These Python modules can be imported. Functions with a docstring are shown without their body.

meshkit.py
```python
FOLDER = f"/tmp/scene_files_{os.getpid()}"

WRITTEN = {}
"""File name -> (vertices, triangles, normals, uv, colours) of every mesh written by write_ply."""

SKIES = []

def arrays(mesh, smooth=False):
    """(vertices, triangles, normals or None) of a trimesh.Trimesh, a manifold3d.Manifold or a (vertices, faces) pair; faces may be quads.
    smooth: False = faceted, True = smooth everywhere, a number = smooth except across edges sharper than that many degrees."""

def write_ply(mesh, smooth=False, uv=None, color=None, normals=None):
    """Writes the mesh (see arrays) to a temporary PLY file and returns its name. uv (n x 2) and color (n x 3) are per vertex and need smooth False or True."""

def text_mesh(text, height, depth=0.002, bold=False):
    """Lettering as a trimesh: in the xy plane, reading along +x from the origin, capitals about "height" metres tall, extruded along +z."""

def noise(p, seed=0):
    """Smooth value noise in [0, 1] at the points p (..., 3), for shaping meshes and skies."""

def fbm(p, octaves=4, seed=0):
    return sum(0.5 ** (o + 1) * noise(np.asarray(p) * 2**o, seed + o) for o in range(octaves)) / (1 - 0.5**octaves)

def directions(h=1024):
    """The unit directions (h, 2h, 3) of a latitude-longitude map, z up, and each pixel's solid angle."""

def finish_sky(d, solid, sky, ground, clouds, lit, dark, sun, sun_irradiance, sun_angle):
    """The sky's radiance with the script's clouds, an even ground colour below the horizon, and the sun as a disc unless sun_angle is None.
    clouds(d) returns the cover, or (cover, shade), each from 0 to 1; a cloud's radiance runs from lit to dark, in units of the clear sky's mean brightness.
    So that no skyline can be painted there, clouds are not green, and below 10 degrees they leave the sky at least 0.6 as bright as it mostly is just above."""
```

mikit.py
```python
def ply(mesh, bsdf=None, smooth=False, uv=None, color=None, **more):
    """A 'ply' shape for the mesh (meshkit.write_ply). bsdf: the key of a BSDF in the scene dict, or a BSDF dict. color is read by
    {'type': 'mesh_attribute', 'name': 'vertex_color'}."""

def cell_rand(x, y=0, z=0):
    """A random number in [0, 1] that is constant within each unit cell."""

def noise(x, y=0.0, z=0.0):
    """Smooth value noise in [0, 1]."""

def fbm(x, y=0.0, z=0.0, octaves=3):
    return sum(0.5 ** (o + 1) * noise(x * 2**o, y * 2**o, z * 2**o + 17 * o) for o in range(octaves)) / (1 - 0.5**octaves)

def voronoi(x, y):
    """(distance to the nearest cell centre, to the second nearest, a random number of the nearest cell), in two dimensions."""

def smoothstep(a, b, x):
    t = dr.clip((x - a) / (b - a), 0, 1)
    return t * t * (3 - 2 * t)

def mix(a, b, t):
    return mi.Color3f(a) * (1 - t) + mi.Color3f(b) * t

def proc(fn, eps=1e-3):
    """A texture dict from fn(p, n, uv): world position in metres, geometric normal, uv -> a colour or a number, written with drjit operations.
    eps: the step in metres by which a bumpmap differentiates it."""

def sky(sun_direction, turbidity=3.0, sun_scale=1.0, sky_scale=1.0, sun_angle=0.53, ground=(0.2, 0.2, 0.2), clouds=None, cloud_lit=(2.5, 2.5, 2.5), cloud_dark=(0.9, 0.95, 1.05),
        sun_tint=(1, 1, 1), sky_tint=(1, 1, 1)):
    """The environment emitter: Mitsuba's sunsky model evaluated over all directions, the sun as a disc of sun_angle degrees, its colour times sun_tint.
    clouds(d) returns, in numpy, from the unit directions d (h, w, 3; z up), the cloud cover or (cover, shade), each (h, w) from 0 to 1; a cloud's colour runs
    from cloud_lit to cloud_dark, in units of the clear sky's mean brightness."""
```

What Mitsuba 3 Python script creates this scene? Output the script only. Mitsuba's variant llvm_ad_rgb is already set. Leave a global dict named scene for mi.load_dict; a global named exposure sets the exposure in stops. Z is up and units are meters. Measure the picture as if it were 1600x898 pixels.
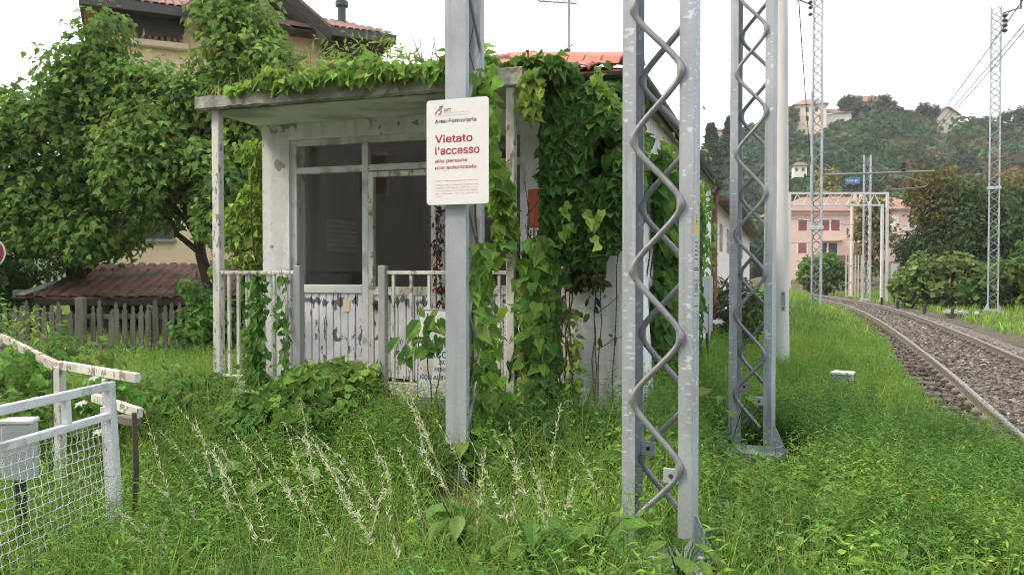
import math, random
import numpy as np
import drjit as dr
import trimesh
import mitsuba as mi
import mikit, meshkit
from mikit import proc, noise as tnoise, fbm as tfbm, voronoi, cell_rand, smoothstep, mix

random.seed(7)
rng = np.random.default_rng(7)
T = mi.ScalarTransform4f
scene, labels = {}, {}

# ------------------------------------------------------------------ camera, sky, exposure
TH, PITCH = math.radians(18.5), math.atan(25 / 1260)
EYE = np.array([0, 0, 1.65])
FWD = np.array([-math.sin(TH) * math.cos(PITCH), math.cos(TH) * math.cos(PITCH), -math.sin(PITCH)])
scene['camera'] = {'type': 'perspective', 'fov': 2 * math.degrees(math.atan(800 / 1260)), 'fov_axis': 'x',
                   'near_clip': 0.05, 'far_clip': 6000.0,
                   'to_world': T().look_at(origin=EYE.tolist(), target=(EYE + FWD).tolist(), up=[0, 0, 1])}


def cloud(d):
    n = meshkit.fbm(d * np.array([2.2, 2.2, 5.0]), 4, 3)
    cover = np.clip(0.80 + 0.5 * (n - 0.3), 0, 1)
    shade = np.clip(0.9 * meshkit.fbm(d * np.array([3.0, 3.0, 7.0]), 3, 11) - 0.25, 0, 1)
    blue = np.exp(-((np.arctan2(d[..., 0], d[..., 1]) - .24) / .16) ** 2 - ((d[..., 2] - .13) / .07) ** 2)
    return np.clip(cover - .5 * blue, 0, 1), shade


scene['sky'] = mikit.sky([-0.62, -0.42, 0.80], turbidity=3, sun_scale=0.30, sun_angle=16, clouds=cloud, sun_tint=(1.0, 0.98, 0.95), cloud_lit=(2.42, 2.52, 2.66))
exposure = 3.2

# ------------------------------------------------------------------ helpers
def put(key, d, label=None, cat=None, group=None, kind=None):
    if key in scene:
        n = 1
        while f'{key}_{n:03d}' in scene:
            n += 1
        key = f'{key}_{n:03d}'
    scene[key] = d
    if label or kind or group or cat:
        tag(key, label, cat, group, kind)
    return key


TAKEN = {}


def thing(name, label, cat, group=None, kind=None):
    """a key for a thing whose parts follow"""
    n = TAKEN.get(name, -1) + 1
    TAKEN[name] = n
    key = name if n == 0 else f'{name}_{n:03d}'
    tag(key, label, cat, group, kind)
    return key


def tag(key, label=None, cat=None, group=None, kind=None):
    l = labels.setdefault(key, {})
    if label: l['label'] = label
    if cat: l['category'] = cat
    if group: l['group'] = group
    if kind: l['kind'] = kind


COUNT = {}


def part(parent, name, mesh, mat, smooth=False, color=None, label=None, kind=None, m=None):
    base = f'{parent}__{name}'
    n = COUNT.get(base, -1) + 1
    COUNT[base] = n
    key = base if n == 0 else f'{base}_{n:03d}'
    d = mesh if isinstance(mesh, dict) else mikit.ply(mesh, mat, smooth, color=color)
    if m is not None:
        d = {**d, 'to_world': T(np.asarray(m, float))}
    scene[key] = d
    if label or kind:
        tag(key, label, None, None, kind)
    return key


def solo(name, mesh, mat, label, cat, group=None, kind=None, smooth=False, color=None, m=None):
    key = thing(name, label, cat, group, kind)
    d = mesh if isinstance(mesh, dict) else mikit.ply(mesh, mat, smooth, color=color)
    if m is not None:
        d = {**d, 'to_world': T(np.asarray(m, float))}
    scene[key] = d
    return key


def join(*ms):
    vs, fs, o = [], [], 0
    for m in ms:
        if m is None: continue
        v, f = (m.vertices, m.faces) if hasattr(m, 'faces') else m
        v, f = np.asarray(v, float), np.asarray(f, int)
        vs.append(v); fs.append(f + o); o += len(v)
    return np.vstack(vs), np.vstack(fs)


BOXF = np.array([[0, 2, 1], [1, 2, 3], [4, 5, 6], [5, 7, 6], [0, 1, 4], [1, 5, 4], [2, 6, 3], [3, 6, 7], [0, 4, 2], [2, 4, 6], [1, 3, 5], [3, 7, 5]])


def box(x0, x1, y0, y1, z0, z1):
    v = np.array([[x, y, z] for z in (z0, z1) for y in (y0, y1) for x in (x0, x1)], float)
    return v, BOXF.copy()


def cbox(x0, x1, y0, y1, z0, z1, c=0.006):
    """a box with chamfered edges"""
    pts = []
    for x, sx in ((x0, 1), (x1, -1)):
        for y, sy in ((y0, 1), (y1, -1)):
            for z, sz in ((z0, 1), (z1, -1)):
                pts += [[x + sx * c, y + sy * c, z], [x + sx * c, y, z + sz * c], [x, y + sy * c, z + sz * c]]
    h = trimesh.convex.convex_hull(np.array(pts))
    return np.array(h.vertices), np.array(h.faces)


def xf(mesh, m):
    v, f = (mesh.vertices, mesh.faces) if hasattr(mesh, 'faces') else mesh
    m = np.asarray(m, float)
    v = np.asarray(v) @ m[:3, :3].T + m[:3, 3]
    f = np.asarray(f)
    if np.linalg.det(m[:3, :3]) < 0: f = f[:, ::-1]
    return v, f


def frame(o, x, y, z):
    m = np.eye(4)
    m[:3, 0], m[:3, 1], m[:3, 2], m[:3, 3] = x, y, z, o
    return m


def rotz(a, o=(0, 0, 0)):
    c, s = math.cos(a), math.sin(a)
    return frame(o, (c, s, 0), (-s, c, 0), (0, 0, 1))


def unit(v):
    v = np.asarray(v, float)
    return v / np.maximum(np.linalg.norm(v, axis=-1, keepdims=True), 1e-9)


def tube(path, r, n=8, cap=True):
    """a tube along a path with radius r (number or array)"""
    p = np.asarray(path, float)
    r = np.broadcast_to(np.asarray(r, float), (len(p),))
    t = unit(np.gradient(p, axis=0))
    u = np.zeros_like(p)
    a = np.array([0, 0, 1.0]) if abs(t[0, 2]) < 0.9 else np.array([1.0, 0, 0])
    u[0] = unit(np.cross(t[0], a))
    for i in range(1, len(p)):
        w = u[i - 1] - t[i] * (u[i - 1] @ t[i])
        u[i] = unit(w)
    b = np.cross(t, u)
    ang = np.arange(n) * 2 * np.pi / n
    ring = p[:, None] + r[:, None, None] * (np.cos(ang)[None, :, None] * u[:, None] + np.sin(ang)[None, :, None] * b[:, None])
    v = ring.reshape(-1, 3)
    i, j = np.meshgrid(np.arange(len(p) - 1), np.arange(n), indexing='ij')
    a0, a1 = i * n + j, i * n + (j + 1) % n
    f = np.concatenate([np.stack([a0, a1, a1 + n], -1).reshape(-1, 3), np.stack([a0, a1 + n, a0 + n], -1).reshape(-1, 3)])
    if cap:
        m = len(v)
        v = np.vstack([v, p[0], p[-1]])
        k = np.arange(n)
        f = np.vstack([f, np.stack([(k + 1) % n, k, k * 0 + m], 1), np.stack([(len(p) - 1) * n + k, (len(p) - 1) * n + (k + 1) % n, k * 0 + m + 1], 1)])
    return v, f


def rod(a, b, r, n=6):
    return tube([a, b], r, n)


def sweep(profile, path, up=(0, 0, 1)):
    """closed profile (k,2: side, up) swept along a mostly level path"""
    p = np.asarray(path, float)
    t = unit(np.gradient(p, axis=0))
    side = unit(np.cross(t, up))
    pr = np.asarray(profile, float)
    v = (p[:, None] + pr[None, :, :1] * side[:, None] + pr[None, :, 1:] * np.array(up, float)).reshape(-1, 3)
    n = len(pr)
    i, j = np.meshgrid(np.arange(len(p) - 1), np.arange(n), indexing='ij')
    a0, a1 = i * n + j, i * n + (j + 1) % n
    f = np.concatenate([np.stack([a0, a1, a1 + n], -1).reshape(-1, 3), np.stack([a0, a1 + n, a0 + n], -1).reshape(-1, 3)])
    cap = trimesh.creation.triangulate_polygon(__import__('shapely').Polygon(pr), engine='earcut')[1] if n > 4 else np.array([[0, 1, 2], [0, 2, 3]])
    f = np.vstack([f, cap[:, ::-1], cap + (len(p) - 1) * n])
    return v, f


def prism(poly, y0, y1):
    """polygon in x,z extruded along y"""
    import shapely
    m = trimesh.creation.extrude_polygon(shapely.Polygon(poly), y1 - y0, engine='earcut')
    return xf(m, frame((0, y1, 0), (1, 0, 0), (0, 0, 1), (0, -1, 0)))


def text(s, h, width=None, bold=True, depth=0.0012):
    m = meshkit.text_mesh(s, h, depth, bold)
    if width:
        m.apply_scale([width / (m.bounds[1][0] - m.bounds[0][0]), 1, 1])
        m.apply_translation([-m.bounds[0][0], 0, 0])
    return np.array(m.vertices), np.array(m.faces)


# ------------------------------------------------------------------ leaves
def fan(outline, mid):
    v = np.array([mid] + outline, float)
    n = len(outline)
    f = np.array([[0, 1 + i, 1 + (i + 1) % n] for i in range(n)])
    return v, f


def mirror(right, base, tip):
    return [base] + right + [tip] + [(-x, y, z) for x, y, z in right[::-1]]


LEAF = {
    'lance': (np.array([[0, 0, 0], [0, .42, -.03], [0, 1, -.16], [.13, .38, .03], [-.13, .38, .03]], float), np.array([[0, 3, 1], [0, 1, 4], [1, 3, 2], [1, 2, 4]])),
    'oval': (np.array([[0, 0, 0], [0, .45, -.05], [0, 1, -.14], [.27, .28, .04], [.24, .66, .02], [-.27, .28, .04], [-.24, .66, .02]], float),
             np.array([[0, 3, 1], [1, 3, 4], [1, 4, 2], [0, 1, 5], [1, 6, 5], [1, 2, 6]])),
    'heart': fan(mirror([(.24, -.16, .03), (.45, .10, .06), (.36, .48, .03)], (0, 0, 0), (0, 1, -.18)), (0, .38, -.06)),
    'maple': fan(mirror([(.30, -.10, .03), (.30, .10, .0), (.50, .36, .05), (.25, .50, .0)], (0, 0, 0), (0, 1, -.16)), (0, .34, -.05)),
    'trilobe': fan(mirror([(.32, -.08, .04), (.43, .30, .05), (.25, .52, .0)], (0, 0, 0), (0, 1, -.20)), (0, .34, -.06)),
    'card': (np.array([[-.5, 0, 0], [.5, .1, .1], [.42, 1, 0], [-.4, .9, .12]], float), np.array([[0, 1, 2], [0, 2, 3]])),
}


def leafmesh(P, N, D, S, kind, C):
    """leaves at P, facing N, tips towards D, of length S and colour C; returns mesh and vertex colours"""
    tv, tf = LEAF[kind]
    P, N, D = np.asarray(P, float), unit(N), np.asarray(D, float)
    D = unit(D - N * (D * N).sum(1, keepdims=True))
    B = np.cross(D, N) * rng.uniform(.72, 1.12, (len(P), 1))
    S = np.broadcast_to(np.asarray(S, float), (len(P),))
    curl = rng.uniform(.2, 2.6, (len(P), 1, 1))
    V = P[:, None] + S[:, None, None] * (tv[None, :, :1] * B[:, None] + tv[None, :, 1:2] * D[:, None] + tv[None, :, 2:] * N[:, None] * curl)
    F = tf[None] + (np.arange(len(P)) * len(tv))[:, None, None]
    col = np.repeat(np.asarray(C, float), len(tv), axis=0)
    return (V.reshape(-1, 3), F.reshape(-1, 3)), col


def cat(*mcs):
    mcs = [m for m in mcs if m is not None]
    return join(*[m for m, _ in mcs]), np.vstack([c for _, c in mcs])


def rnd(n):
    return rng.normal(size=(n, 3))


LEAFTONE = np.array([1.50, 1.31, 1.33])


def tint(n, base, var=0.22, hue=0.12, alt=None, p_alt=0.0):
    """n leaf colours round a base, brightness and hue varied; p_alt of them in another colour"""
    b = np.tile(np.asarray(base, float), (n, 1))
    if alt is not None:
        b[rng.random(n) < p_alt] = alt
    b *= np.exp(rng.normal(0, var, (n, 1)))
    b *= np.exp(rng.normal(0, hue, (n, 3)) * np.array([1, .35, .9]))
    return np.clip(b * LEAFTONE, 0.004, 0.75)


def blades(P, H, W, lean, bend, C, seg=3):
    """grass blades rooted at P: height, width, lean vectors (n,3 level), bend 0..1"""
    n = len(P)
    az = rng.random(n) * 2 * np.pi
    side = np.stack([np.cos(az), np.sin(az), 0 * az], 1)
    ts = np.linspace(0, 1, seg + 1)
    rows = []
    for t in ts:
        c = P + np.array([0, 0, 1.]) * (H * (t - bend * .45 * t ** 2.6))[:, None] + lean * (H * (t * .35 + bend * t * t))[:, None]
        w = (W * (1 - t ** 1.7) * .5)[:, None]
        rows.append((c, w))
    vs = []
    for c, w in rows[:-1]:
        vs += [c - side * w, c + side * w]
    vs.append(rows[-1][0])
    V = np.stack(vs, 1)
    k = V.shape[1]
    f = []
    for i in range(seg - 1):
        f += [[2 * i, 2 * i + 1, 2 * i + 3], [2 * i, 2 * i + 3, 2 * i + 2]]
    f.append([2 * seg - 2, 2 * seg - 1, 2 * seg])
    F = np.array(f)[None] + (np.arange(n) * k)[:, None, None]
    return (V.reshape(-1, 3), F.reshape(-1, 3)), np.repeat(C, k, axis=0)


# ------------------------------------------------------------------ materials
def mat(key, d):
    scene[key] = d
    return key


def pr(key, color, rough=0.6, metal=0.0, spec=0.5, bump=None, bump_scale=0.01, **more):
    tex = color if isinstance(color, dict) else {'type': 'rgb', 'value': list(color)}
    d = {'type': 'principled', 'base_color': tex, 'roughness': rough, 'metallic': metal, 'specular': spec, **more}
    if bump is not None:
        d = {'type': 'bumpmap', 'arbitrary': bump, 'scale': bump_scale, 'bsdf': d}
    return mat(key, {'type': 'twosided', 'bsdf': d})


VC = {'type': 'mesh_attribute', 'name': 'vertex_color'}
mat('leaf', {'type': 'principledthin', 'base_color': VC, 'roughness': 0.5, 'diff_trans': 0.75, 'spec_trans': 0.0, 'eta': 1.4})
mat('tinted', {'type': 'twosided', 'bsdf': {'type': 'diffuse', 'reflectance': VC}})


def galv_fn(p, n, uv):
    u = p.x * 1.0 + p.y * 0.8
    fl = tnoise(u * 36, p.z * 75, p.x * 9)
    sp = tnoise(u * 160, p.z * 160, 3)
    big = tfbm(u * 5, p.z * 3, 7)
    base = 0.32 + 0.16 * big + 0.06 * sp
    spot = smoothstep(0.74, 0.82, fl) * smoothstep(0.30, 0.5, tnoise(u * 4, p.z * 2.5, 31)) * smoothstep(-1.9, -1.2, p.x)
    drip = smoothstep(0.62, 0.8, tnoise(u * 50, p.z * 2.2, 5)) * 0.06
    v = base + 0.04 + spot * 0.24 - drip
    return mi.Color3f(v * 0.89, v * 0.98, v * 1.09)


pr('galvanised', proc(galv_fn), 0.55, 0.3, 0.5)
pr('galvanised_bar', proc(lambda p, n, uv: mi.Color3f(0.27, 0.285, 0.305) * (0.75 + 0.5 * tfbm(p.x * 25, p.y * 25, p.z * 18))), 0.5, 0.35)
pr('grey_steel', proc(lambda p, n, uv: mi.Color3f(0.33, 0.35, 0.37) * (0.8 + 0.45 * tfbm(p.x * 9 + p.y * 7, p.z * 4, 2))), 0.55, 0.2)


def stucco_fn(p, n, uv):
    u = p.x + p.y * 1.3
    b = tfbm(u * 1.7, p.z * 1.3, 3, 4)
    streak = tfbm(u * 14, p.z * 0.8, 9, 3)
    fine = tnoise(u * 60, p.z * 60, 1)
    d = smoothstep(0.45, 0.75, streak) * 0.35 + smoothstep(0.42, 0.72, b) * 0.35
    chips = smoothstep(0.74, 0.78, tfbm(u * 11, p.z * 9, 21, 3))
    low = smoothstep(1.15, 0.45, p.z + (streak - .5) * .6)
    c = mix((0.72, 0.74, 0.77), (0.40, 0.42, 0.42), dr.clip(d + 0.35 * low, 0, 1)) * (0.94 + 0.1 * fine)
    return mix(c, (0.20, 0.19, 0.18), chips * 0.8)


pr('stucco', proc(stucco_fn), 0.9, bump=proc(lambda p, n, uv: tfbm((p.x + p.y) * 45, p.z * 45, 2, 3)), bump_scale=0.006)


def paint_fn(p, n, uv):
    u = p.x + p.y
    pe = tfbm(u * 34, p.z * 12, 4, 4) + 0.10 * tnoise(u * 90, p.z * 40)
    band = dr.exp(-dr.square((p.z - 1.36 - 0.03 * tnoise(u * 9, 1, 2)) / 0.035)) * 0.26 + dr.exp(-dr.square((p.z - 1.02) / 0.03)) * 0.13 + smoothstep(0.95, 0.64, p.z) * 0.09
    peel = smoothstep(0.745, 0.77, pe + band)
    c = mix((0.66, 0.68, 0.74), (0.50, 0.52, 0.58), smoothstep(0.4, 0.7, tfbm(u * 4, p.z * 3, 9)))
    rust = smoothstep(0.66, 0.78, tfbm(u * 7, p.z * 5, 14))
    c = mix(c, (0.42, 0.33, 0.27), rust * 0.35)
    return mix(c, (0.11, 0.115, 0.12), peel)


pr('peeling_paint', proc(paint_fn), 0.6)


def whitepaint_fn(p, n, uv):
    u = p.x * 1.0 + p.y
    r = tfbm(u * 40, p.z * 16, 2, 4)
    rust = smoothstep(0.61, 0.70, r)
    g = tfbm(u * 6, p.z * 2.5, 8)
    c = mix((0.66, 0.67, 0.64), (0.42, 0.43, 0.38), smoothstep(0.4, 0.75, g))
    return mix(c, (0.16, 0.105, 0.075), rust * 0.75)


pr('flaking_white', proc(whitepaint_fn), 0.6)
pr('white_frame', proc(lambda p, n, uv: mix((0.60, 0.62, 0.64), (0.36, 0.36, 0.36), smoothstep(0.45, 0.8, tfbm((p.x + p.y) * 10, p.z * 7, 3)))), 0.5)


def concrete_fn(p, n, uv):
    u = p.x + p.y * 1.1
    a = tfbm(u * 3, p.z * 3 + p.y * 3, 1, 4)
    st = tfbm(u * 16, p.z * 1.2, 6, 3)
    c = mix((0.42, 0.41, 0.39), (0.20, 0.20, 0.185), smoothstep(0.35, 0.75, a * .5 + st * .5))
    moss = smoothstep(0.58, 0.74, tfbm(u * 8, p.z * 8 + p.y * 5, 12, 3))
    return mix(c, (0.13, 0.145, 0.07), moss * 0.7) * (0.85 + 0.3 * tnoise(u * 70, p.z * 70, p.y * 70))


pr('concrete', proc(concrete_fn), 0.92, bump=proc(lambda p, n, uv: tfbm(p.x * 40 + p.y * 23, p.z * 40, p.y * 30, 3)), bump_scale=0.012)
pr('soffit', proc(lambda p, n, uv: mix((0.50, 0.53, 0.50), (0.26, 0.30, 0.26), smoothstep(0.35, 0.75, tfbm(p.x * 2.6, p.y * 3.2, 5, 4)))), 0.9)
pr('pole_concrete', proc(lambda p, n, uv: mi.Color3f(0.60, 0.60, 0.59) * (0.85 + 0.25 * tfbm(p.x * 20, p.y * 20, p.z * 2))), 0.75)
pr('roof_tile', proc(lambda p, n, uv: mix(mix((0.34, 0.115, 0.095), (0.43, 0.20, 0.17), tnoise(p.x * 4.7, p.y * 4.7, p.z * 3)), (0.27, 0.17, 0.12), smoothstep(0.52, 0.72, tfbm(p.x * 6, p.y * 6, p.z * 9, 3)))), 0.85)
pr('ridge_tile', proc(lambda p, n, uv: mix((0.52, 0.19, 0.155), (0.42, 0.21, 0.165), smoothstep(0.4, 0.7, tfbm(p.x * 9, p.y * 9, p.z * 9, 3)))), 0.8)
pr('old_tile', proc(lambda p, n, uv: mix(mix((0.165, 0.075, 0.055), (0.24, 0.13, 0.10), tnoise(p.x * 3.7, p.y * 3.7, p.z * 6)), (0.085, 0.075, 0.055), smoothstep(0.45, 0.68, tfbm(p.x * 2.4, p.y * 3, p.z * 7, 4)))), 0.9)
pr('house_tile', proc(lambda p, n, uv: mix((0.27, 0.15, 0.125), (0.16, 0.12, 0.11), smoothstep(0.35, 0.7, tfbm(p.x * 2.5, p.y * 2.5, p.z * 5, 3)))), 0.85)
pr('dark_wood', proc(lambda p, n, uv: mi.Color3f(0.040, 0.034, 0.031) * (0.7 + 0.7 * tfbm(p.x * 3 + p.y * 3, p.z * 25, 2))), 0.7)
pr('fence_wood', proc(lambda p, n, uv: mix((0.085, 0.080, 0.068), (0.16, 0.155, 0.135), tfbm(p.x * 25 + p.y * 12, p.z * 5, 2, 3)) * (0.75 + 0.5 * tnoise(p.x * 6, p.y * 6, 3))), 0.9)
pr('weathered_rail', proc(lambda p, n, uv: mix((0.42, 0.41, 0.36), (0.17, 0.14, 0.10), smoothstep(0.45, 0.65, tfbm(p.x * 9, p.y * 9, p.z * 30, 3)))), 0.8)
pr('house_wall', proc(lambda p, n, uv: mi.Color3f(0.70, 0.56, 0.36) * (0.88 + 0.2 * tfbm(p.x, p.y, p.z, 3))), 0.9)
pr('grey_soffit', (0.24, 0.225, 0.215), 0.85)
pr('wing_wall', (0.62, 0.57, 0.55), 0.9)
pr('pale_grey', (0.48, 0.45, 0.41), 0.85)
pr('cream', (0.66, 0.57, 0.42), 0.85)
pr('brick_dark', (0.22, 0.12, 0.085), 0.9)
pr('gutter', (0.055, 0.05, 0.05), 0.5)
pr('black', (0.02, 0.02, 0.022), 0.6)
pr('dark_metal', (0.06, 0.062, 0.065), 0.5, 0.4)
pr('arm_metal', (0.20, 0.24, 0.22), 0.5, 0.2)
pr('green_metal', (0.05, 0.075, 0.065), 0.5, 0.2)
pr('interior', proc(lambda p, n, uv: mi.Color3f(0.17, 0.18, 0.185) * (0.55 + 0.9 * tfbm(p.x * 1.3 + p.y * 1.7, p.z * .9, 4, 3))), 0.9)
pr('reflection_pale', (0.30, 0.30, 0.28), 0.9)  # pale tone for the slats that imitate a reflection
pr('sign_white', (0.86, 0.87, 0.90), 0.35)
pr('sign_white_dull', proc(lambda p, n, uv: mix((0.66, 0.69, 0.70), (0.45, 0.48, 0.47), smoothstep(0.5, 0.8, tfbm(p.x * 9, p.z * 9, 4)))), 0.45)
pr('ink_red', (0.32, 0.004, 0.035), 0.5)
pr('ink_dark', (0.02, 0.024, 0.03), 0.5)
pr('ink_green', (0.03, 0.10, 0.075), 0.5)
pr('ink_rose', (0.55, 0.22, 0.27), 0.5)
pr('ink_blue', (0.03, 0.085, 0.33), 0.5)
pr('ink_bluegrey', (0.25, 0.30, 0.45), 0.5)
pr('warning_yellow', (0.62, 0.50, 0.05), 0.5)
pr('label_grey', (0.42, 0.45, 0.46), 0.5)
pr('fire_orange', (0.52, 0.115, 0.05), 0.5)
pr('station_blue', (0.10, 0.24, 0.46), 0.5)
pr('road_red', (0.33, 0.06, 0.07), 0.5)
pr('box_grey', (0.40, 0.43, 0.47), 0.5)
pr('gate_paint', proc(lambda p, n, uv: mix((0.60, 0.62, 0.68), (0.36, 0.37, 0.39), smoothstep(0.5, 0.75, tfbm(p.x * 12 + p.y * 12, p.z * 9, 5, 3)))), 0.5)
pr('pink_wall', proc(lambda p, n, uv: mi.Color3f(0.78, 0.575, 0.50) * (0.85 + 0.25 * tfbm(p.x * .8, p.y * .8, p.z * .8, 3))), 0.9)
pr('pale_pink', (0.70, 0.58, 0.52), 0.9)
pr('pink_roof', proc(lambda p, n, uv: mix((0.31, 0.19, 0.155), (0.25, 0.155, 0.13), tnoise(p.x * 2.5, p.y * 2.5, p.z * 3))), 0.9)
pr('shutter', (0.27, 0.10, 0.085), 0.7)
pr('villa_wall', (0.74, 0.62, 0.50), 0.9)
pr('villa_pale', (0.72, 0.70, 0.66), 0.9)
pr('villa_yellow', (0.72, 0.62, 0.36), 0.9)
pr('far_glass', (0.06, 0.065, 0.07), 0.2)
pr('bark', proc(lambda p, n, uv: mi.Color3f(0.075, 0.06, 0.045) * (0.6 + 0.8 * tfbm(p.x * 14, p.y * 14, p.z * 5))), 0.95)
pr('vine_stem', (0.085, 0.060, 0.042), 0.9)
pr('rail_steel', proc(lambda p, n, uv: mix((0.20, 0.165, 0.145), (0.30, 0.275, 0.255), tfbm(p.x * 3, p.y * 3, p.z * 20))), 0.6, 0.3)
pr('rail_head', (0.34, 0.33, 0.33), 0.35, 0.7)
pr('sleeper', proc(lambda p, n, uv: mi.Color3f(0.125, 0.11, 0.10) * (0.6 + 0.6 * tfbm(p.x * 4, p.y * 9, 2))), 0.9)
pr('brown_board', (0.20, 0.115, 0.08), 0.9)
pr('grey_render', (0.46, 0.42, 0.34), 0.9)
mat('pane', {'type': 'thindielectric', 'int_ior': 1.5})


def ground_fn(p, n, uv):
    a = tfbm(p.x * 1.5, p.y * 1.5, 3, 4)
    b = tnoise(p.x * 30, p.y * 30, 1)
    return mix((0.060, 0.062, 0.028), (0.11, 0.09, 0.055), smoothstep(0.4, 0.7, a)) * (0.7 + 0.6 * b)


pr('soil', proc(ground_fn), 0.95, bump=proc(lambda p, n, uv: tfbm(p.x * 12, p.y * 12, 2, 3)), bump_scale=0.03)
pr('gravel_bed', proc(lambda p, n, uv: mix((0.085, 0.07, 0.06), (0.15, 0.13, 0.115), cell_rand(p.x * 22, p.y * 22)) * (0.6 + 0.6 * tnoise(p.x * 40, p.y * 40))), 0.95)
pr('hill_soil', proc(lambda p, n, uv: mix((0.025, 0.045, 0.022), (0.05, 0.07, 0.035), tfbm(p.x * .06, p.y * .06, 3))), 0.95)
pr('far_ridge', (0.05, 0.085, 0.075), 0.95)

# ------------------------------------------------------------------ terrain
CY = np.array([-40, 0, 5, 8.8, 11, 13.4, 17.6, 24, 33, 40, 47, 57, 69, 80, 95, 120, 160])
CX = np.array([1.2, 2.4, 2.75, 2.93, 3.06, 3.2, 3.39, 3.62, 3.75, 3.6, 2.95, 1.75, -.1, -2.4, -6.5, -15, -33.])
from scipy.interpolate import PchipInterpolator, CubicSpline
track_x = CubicSpline(CY, CX)
RAILZ = 0.10


def S(a, b, x):
    t = np.clip((x - a) / (b - a), 0, 1)
    return t * t * (3 - 2 * t)


def ground_z(X, Y):
    X, Y = np.asarray(X, float), np.asarray(Y, float)
    d = X - track_x(np.clip(Y, -40, 160))
    near_b = S(3.9, 6.2, Y) * S(-.25, -1.5, X)
    zb = (0.42 - 0.20 * S(-4.9, -6.5, X)) * near_b
    zl = np.clip((Y - 9) * 0.0115, 0, .42) * S(-1.5, -2.6, d)
    z = np.maximum(zb, zl)
    left = S(-1.35, -2.5, d)
    z = z * left - 0.15 * (1 - left)
    right = S(3.6, 9.0, d)
    z = z + right * (0.55 + np.clip(d - 5, 0, 30) * 0.16)
    z = z + 0.03 * (meshkit.noise(np.stack([X * 1.1, Y * 1.1, X * 0], -1), 5) - .5) * np.minimum(1, np.abs(d) / 3)
    return z


def axis(segs):
    out = []
    for a, b, st in segs:
        out.append(np.arange(a, b, st))
    return np.concatenate(out + [[segs[-1][1]]])


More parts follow.
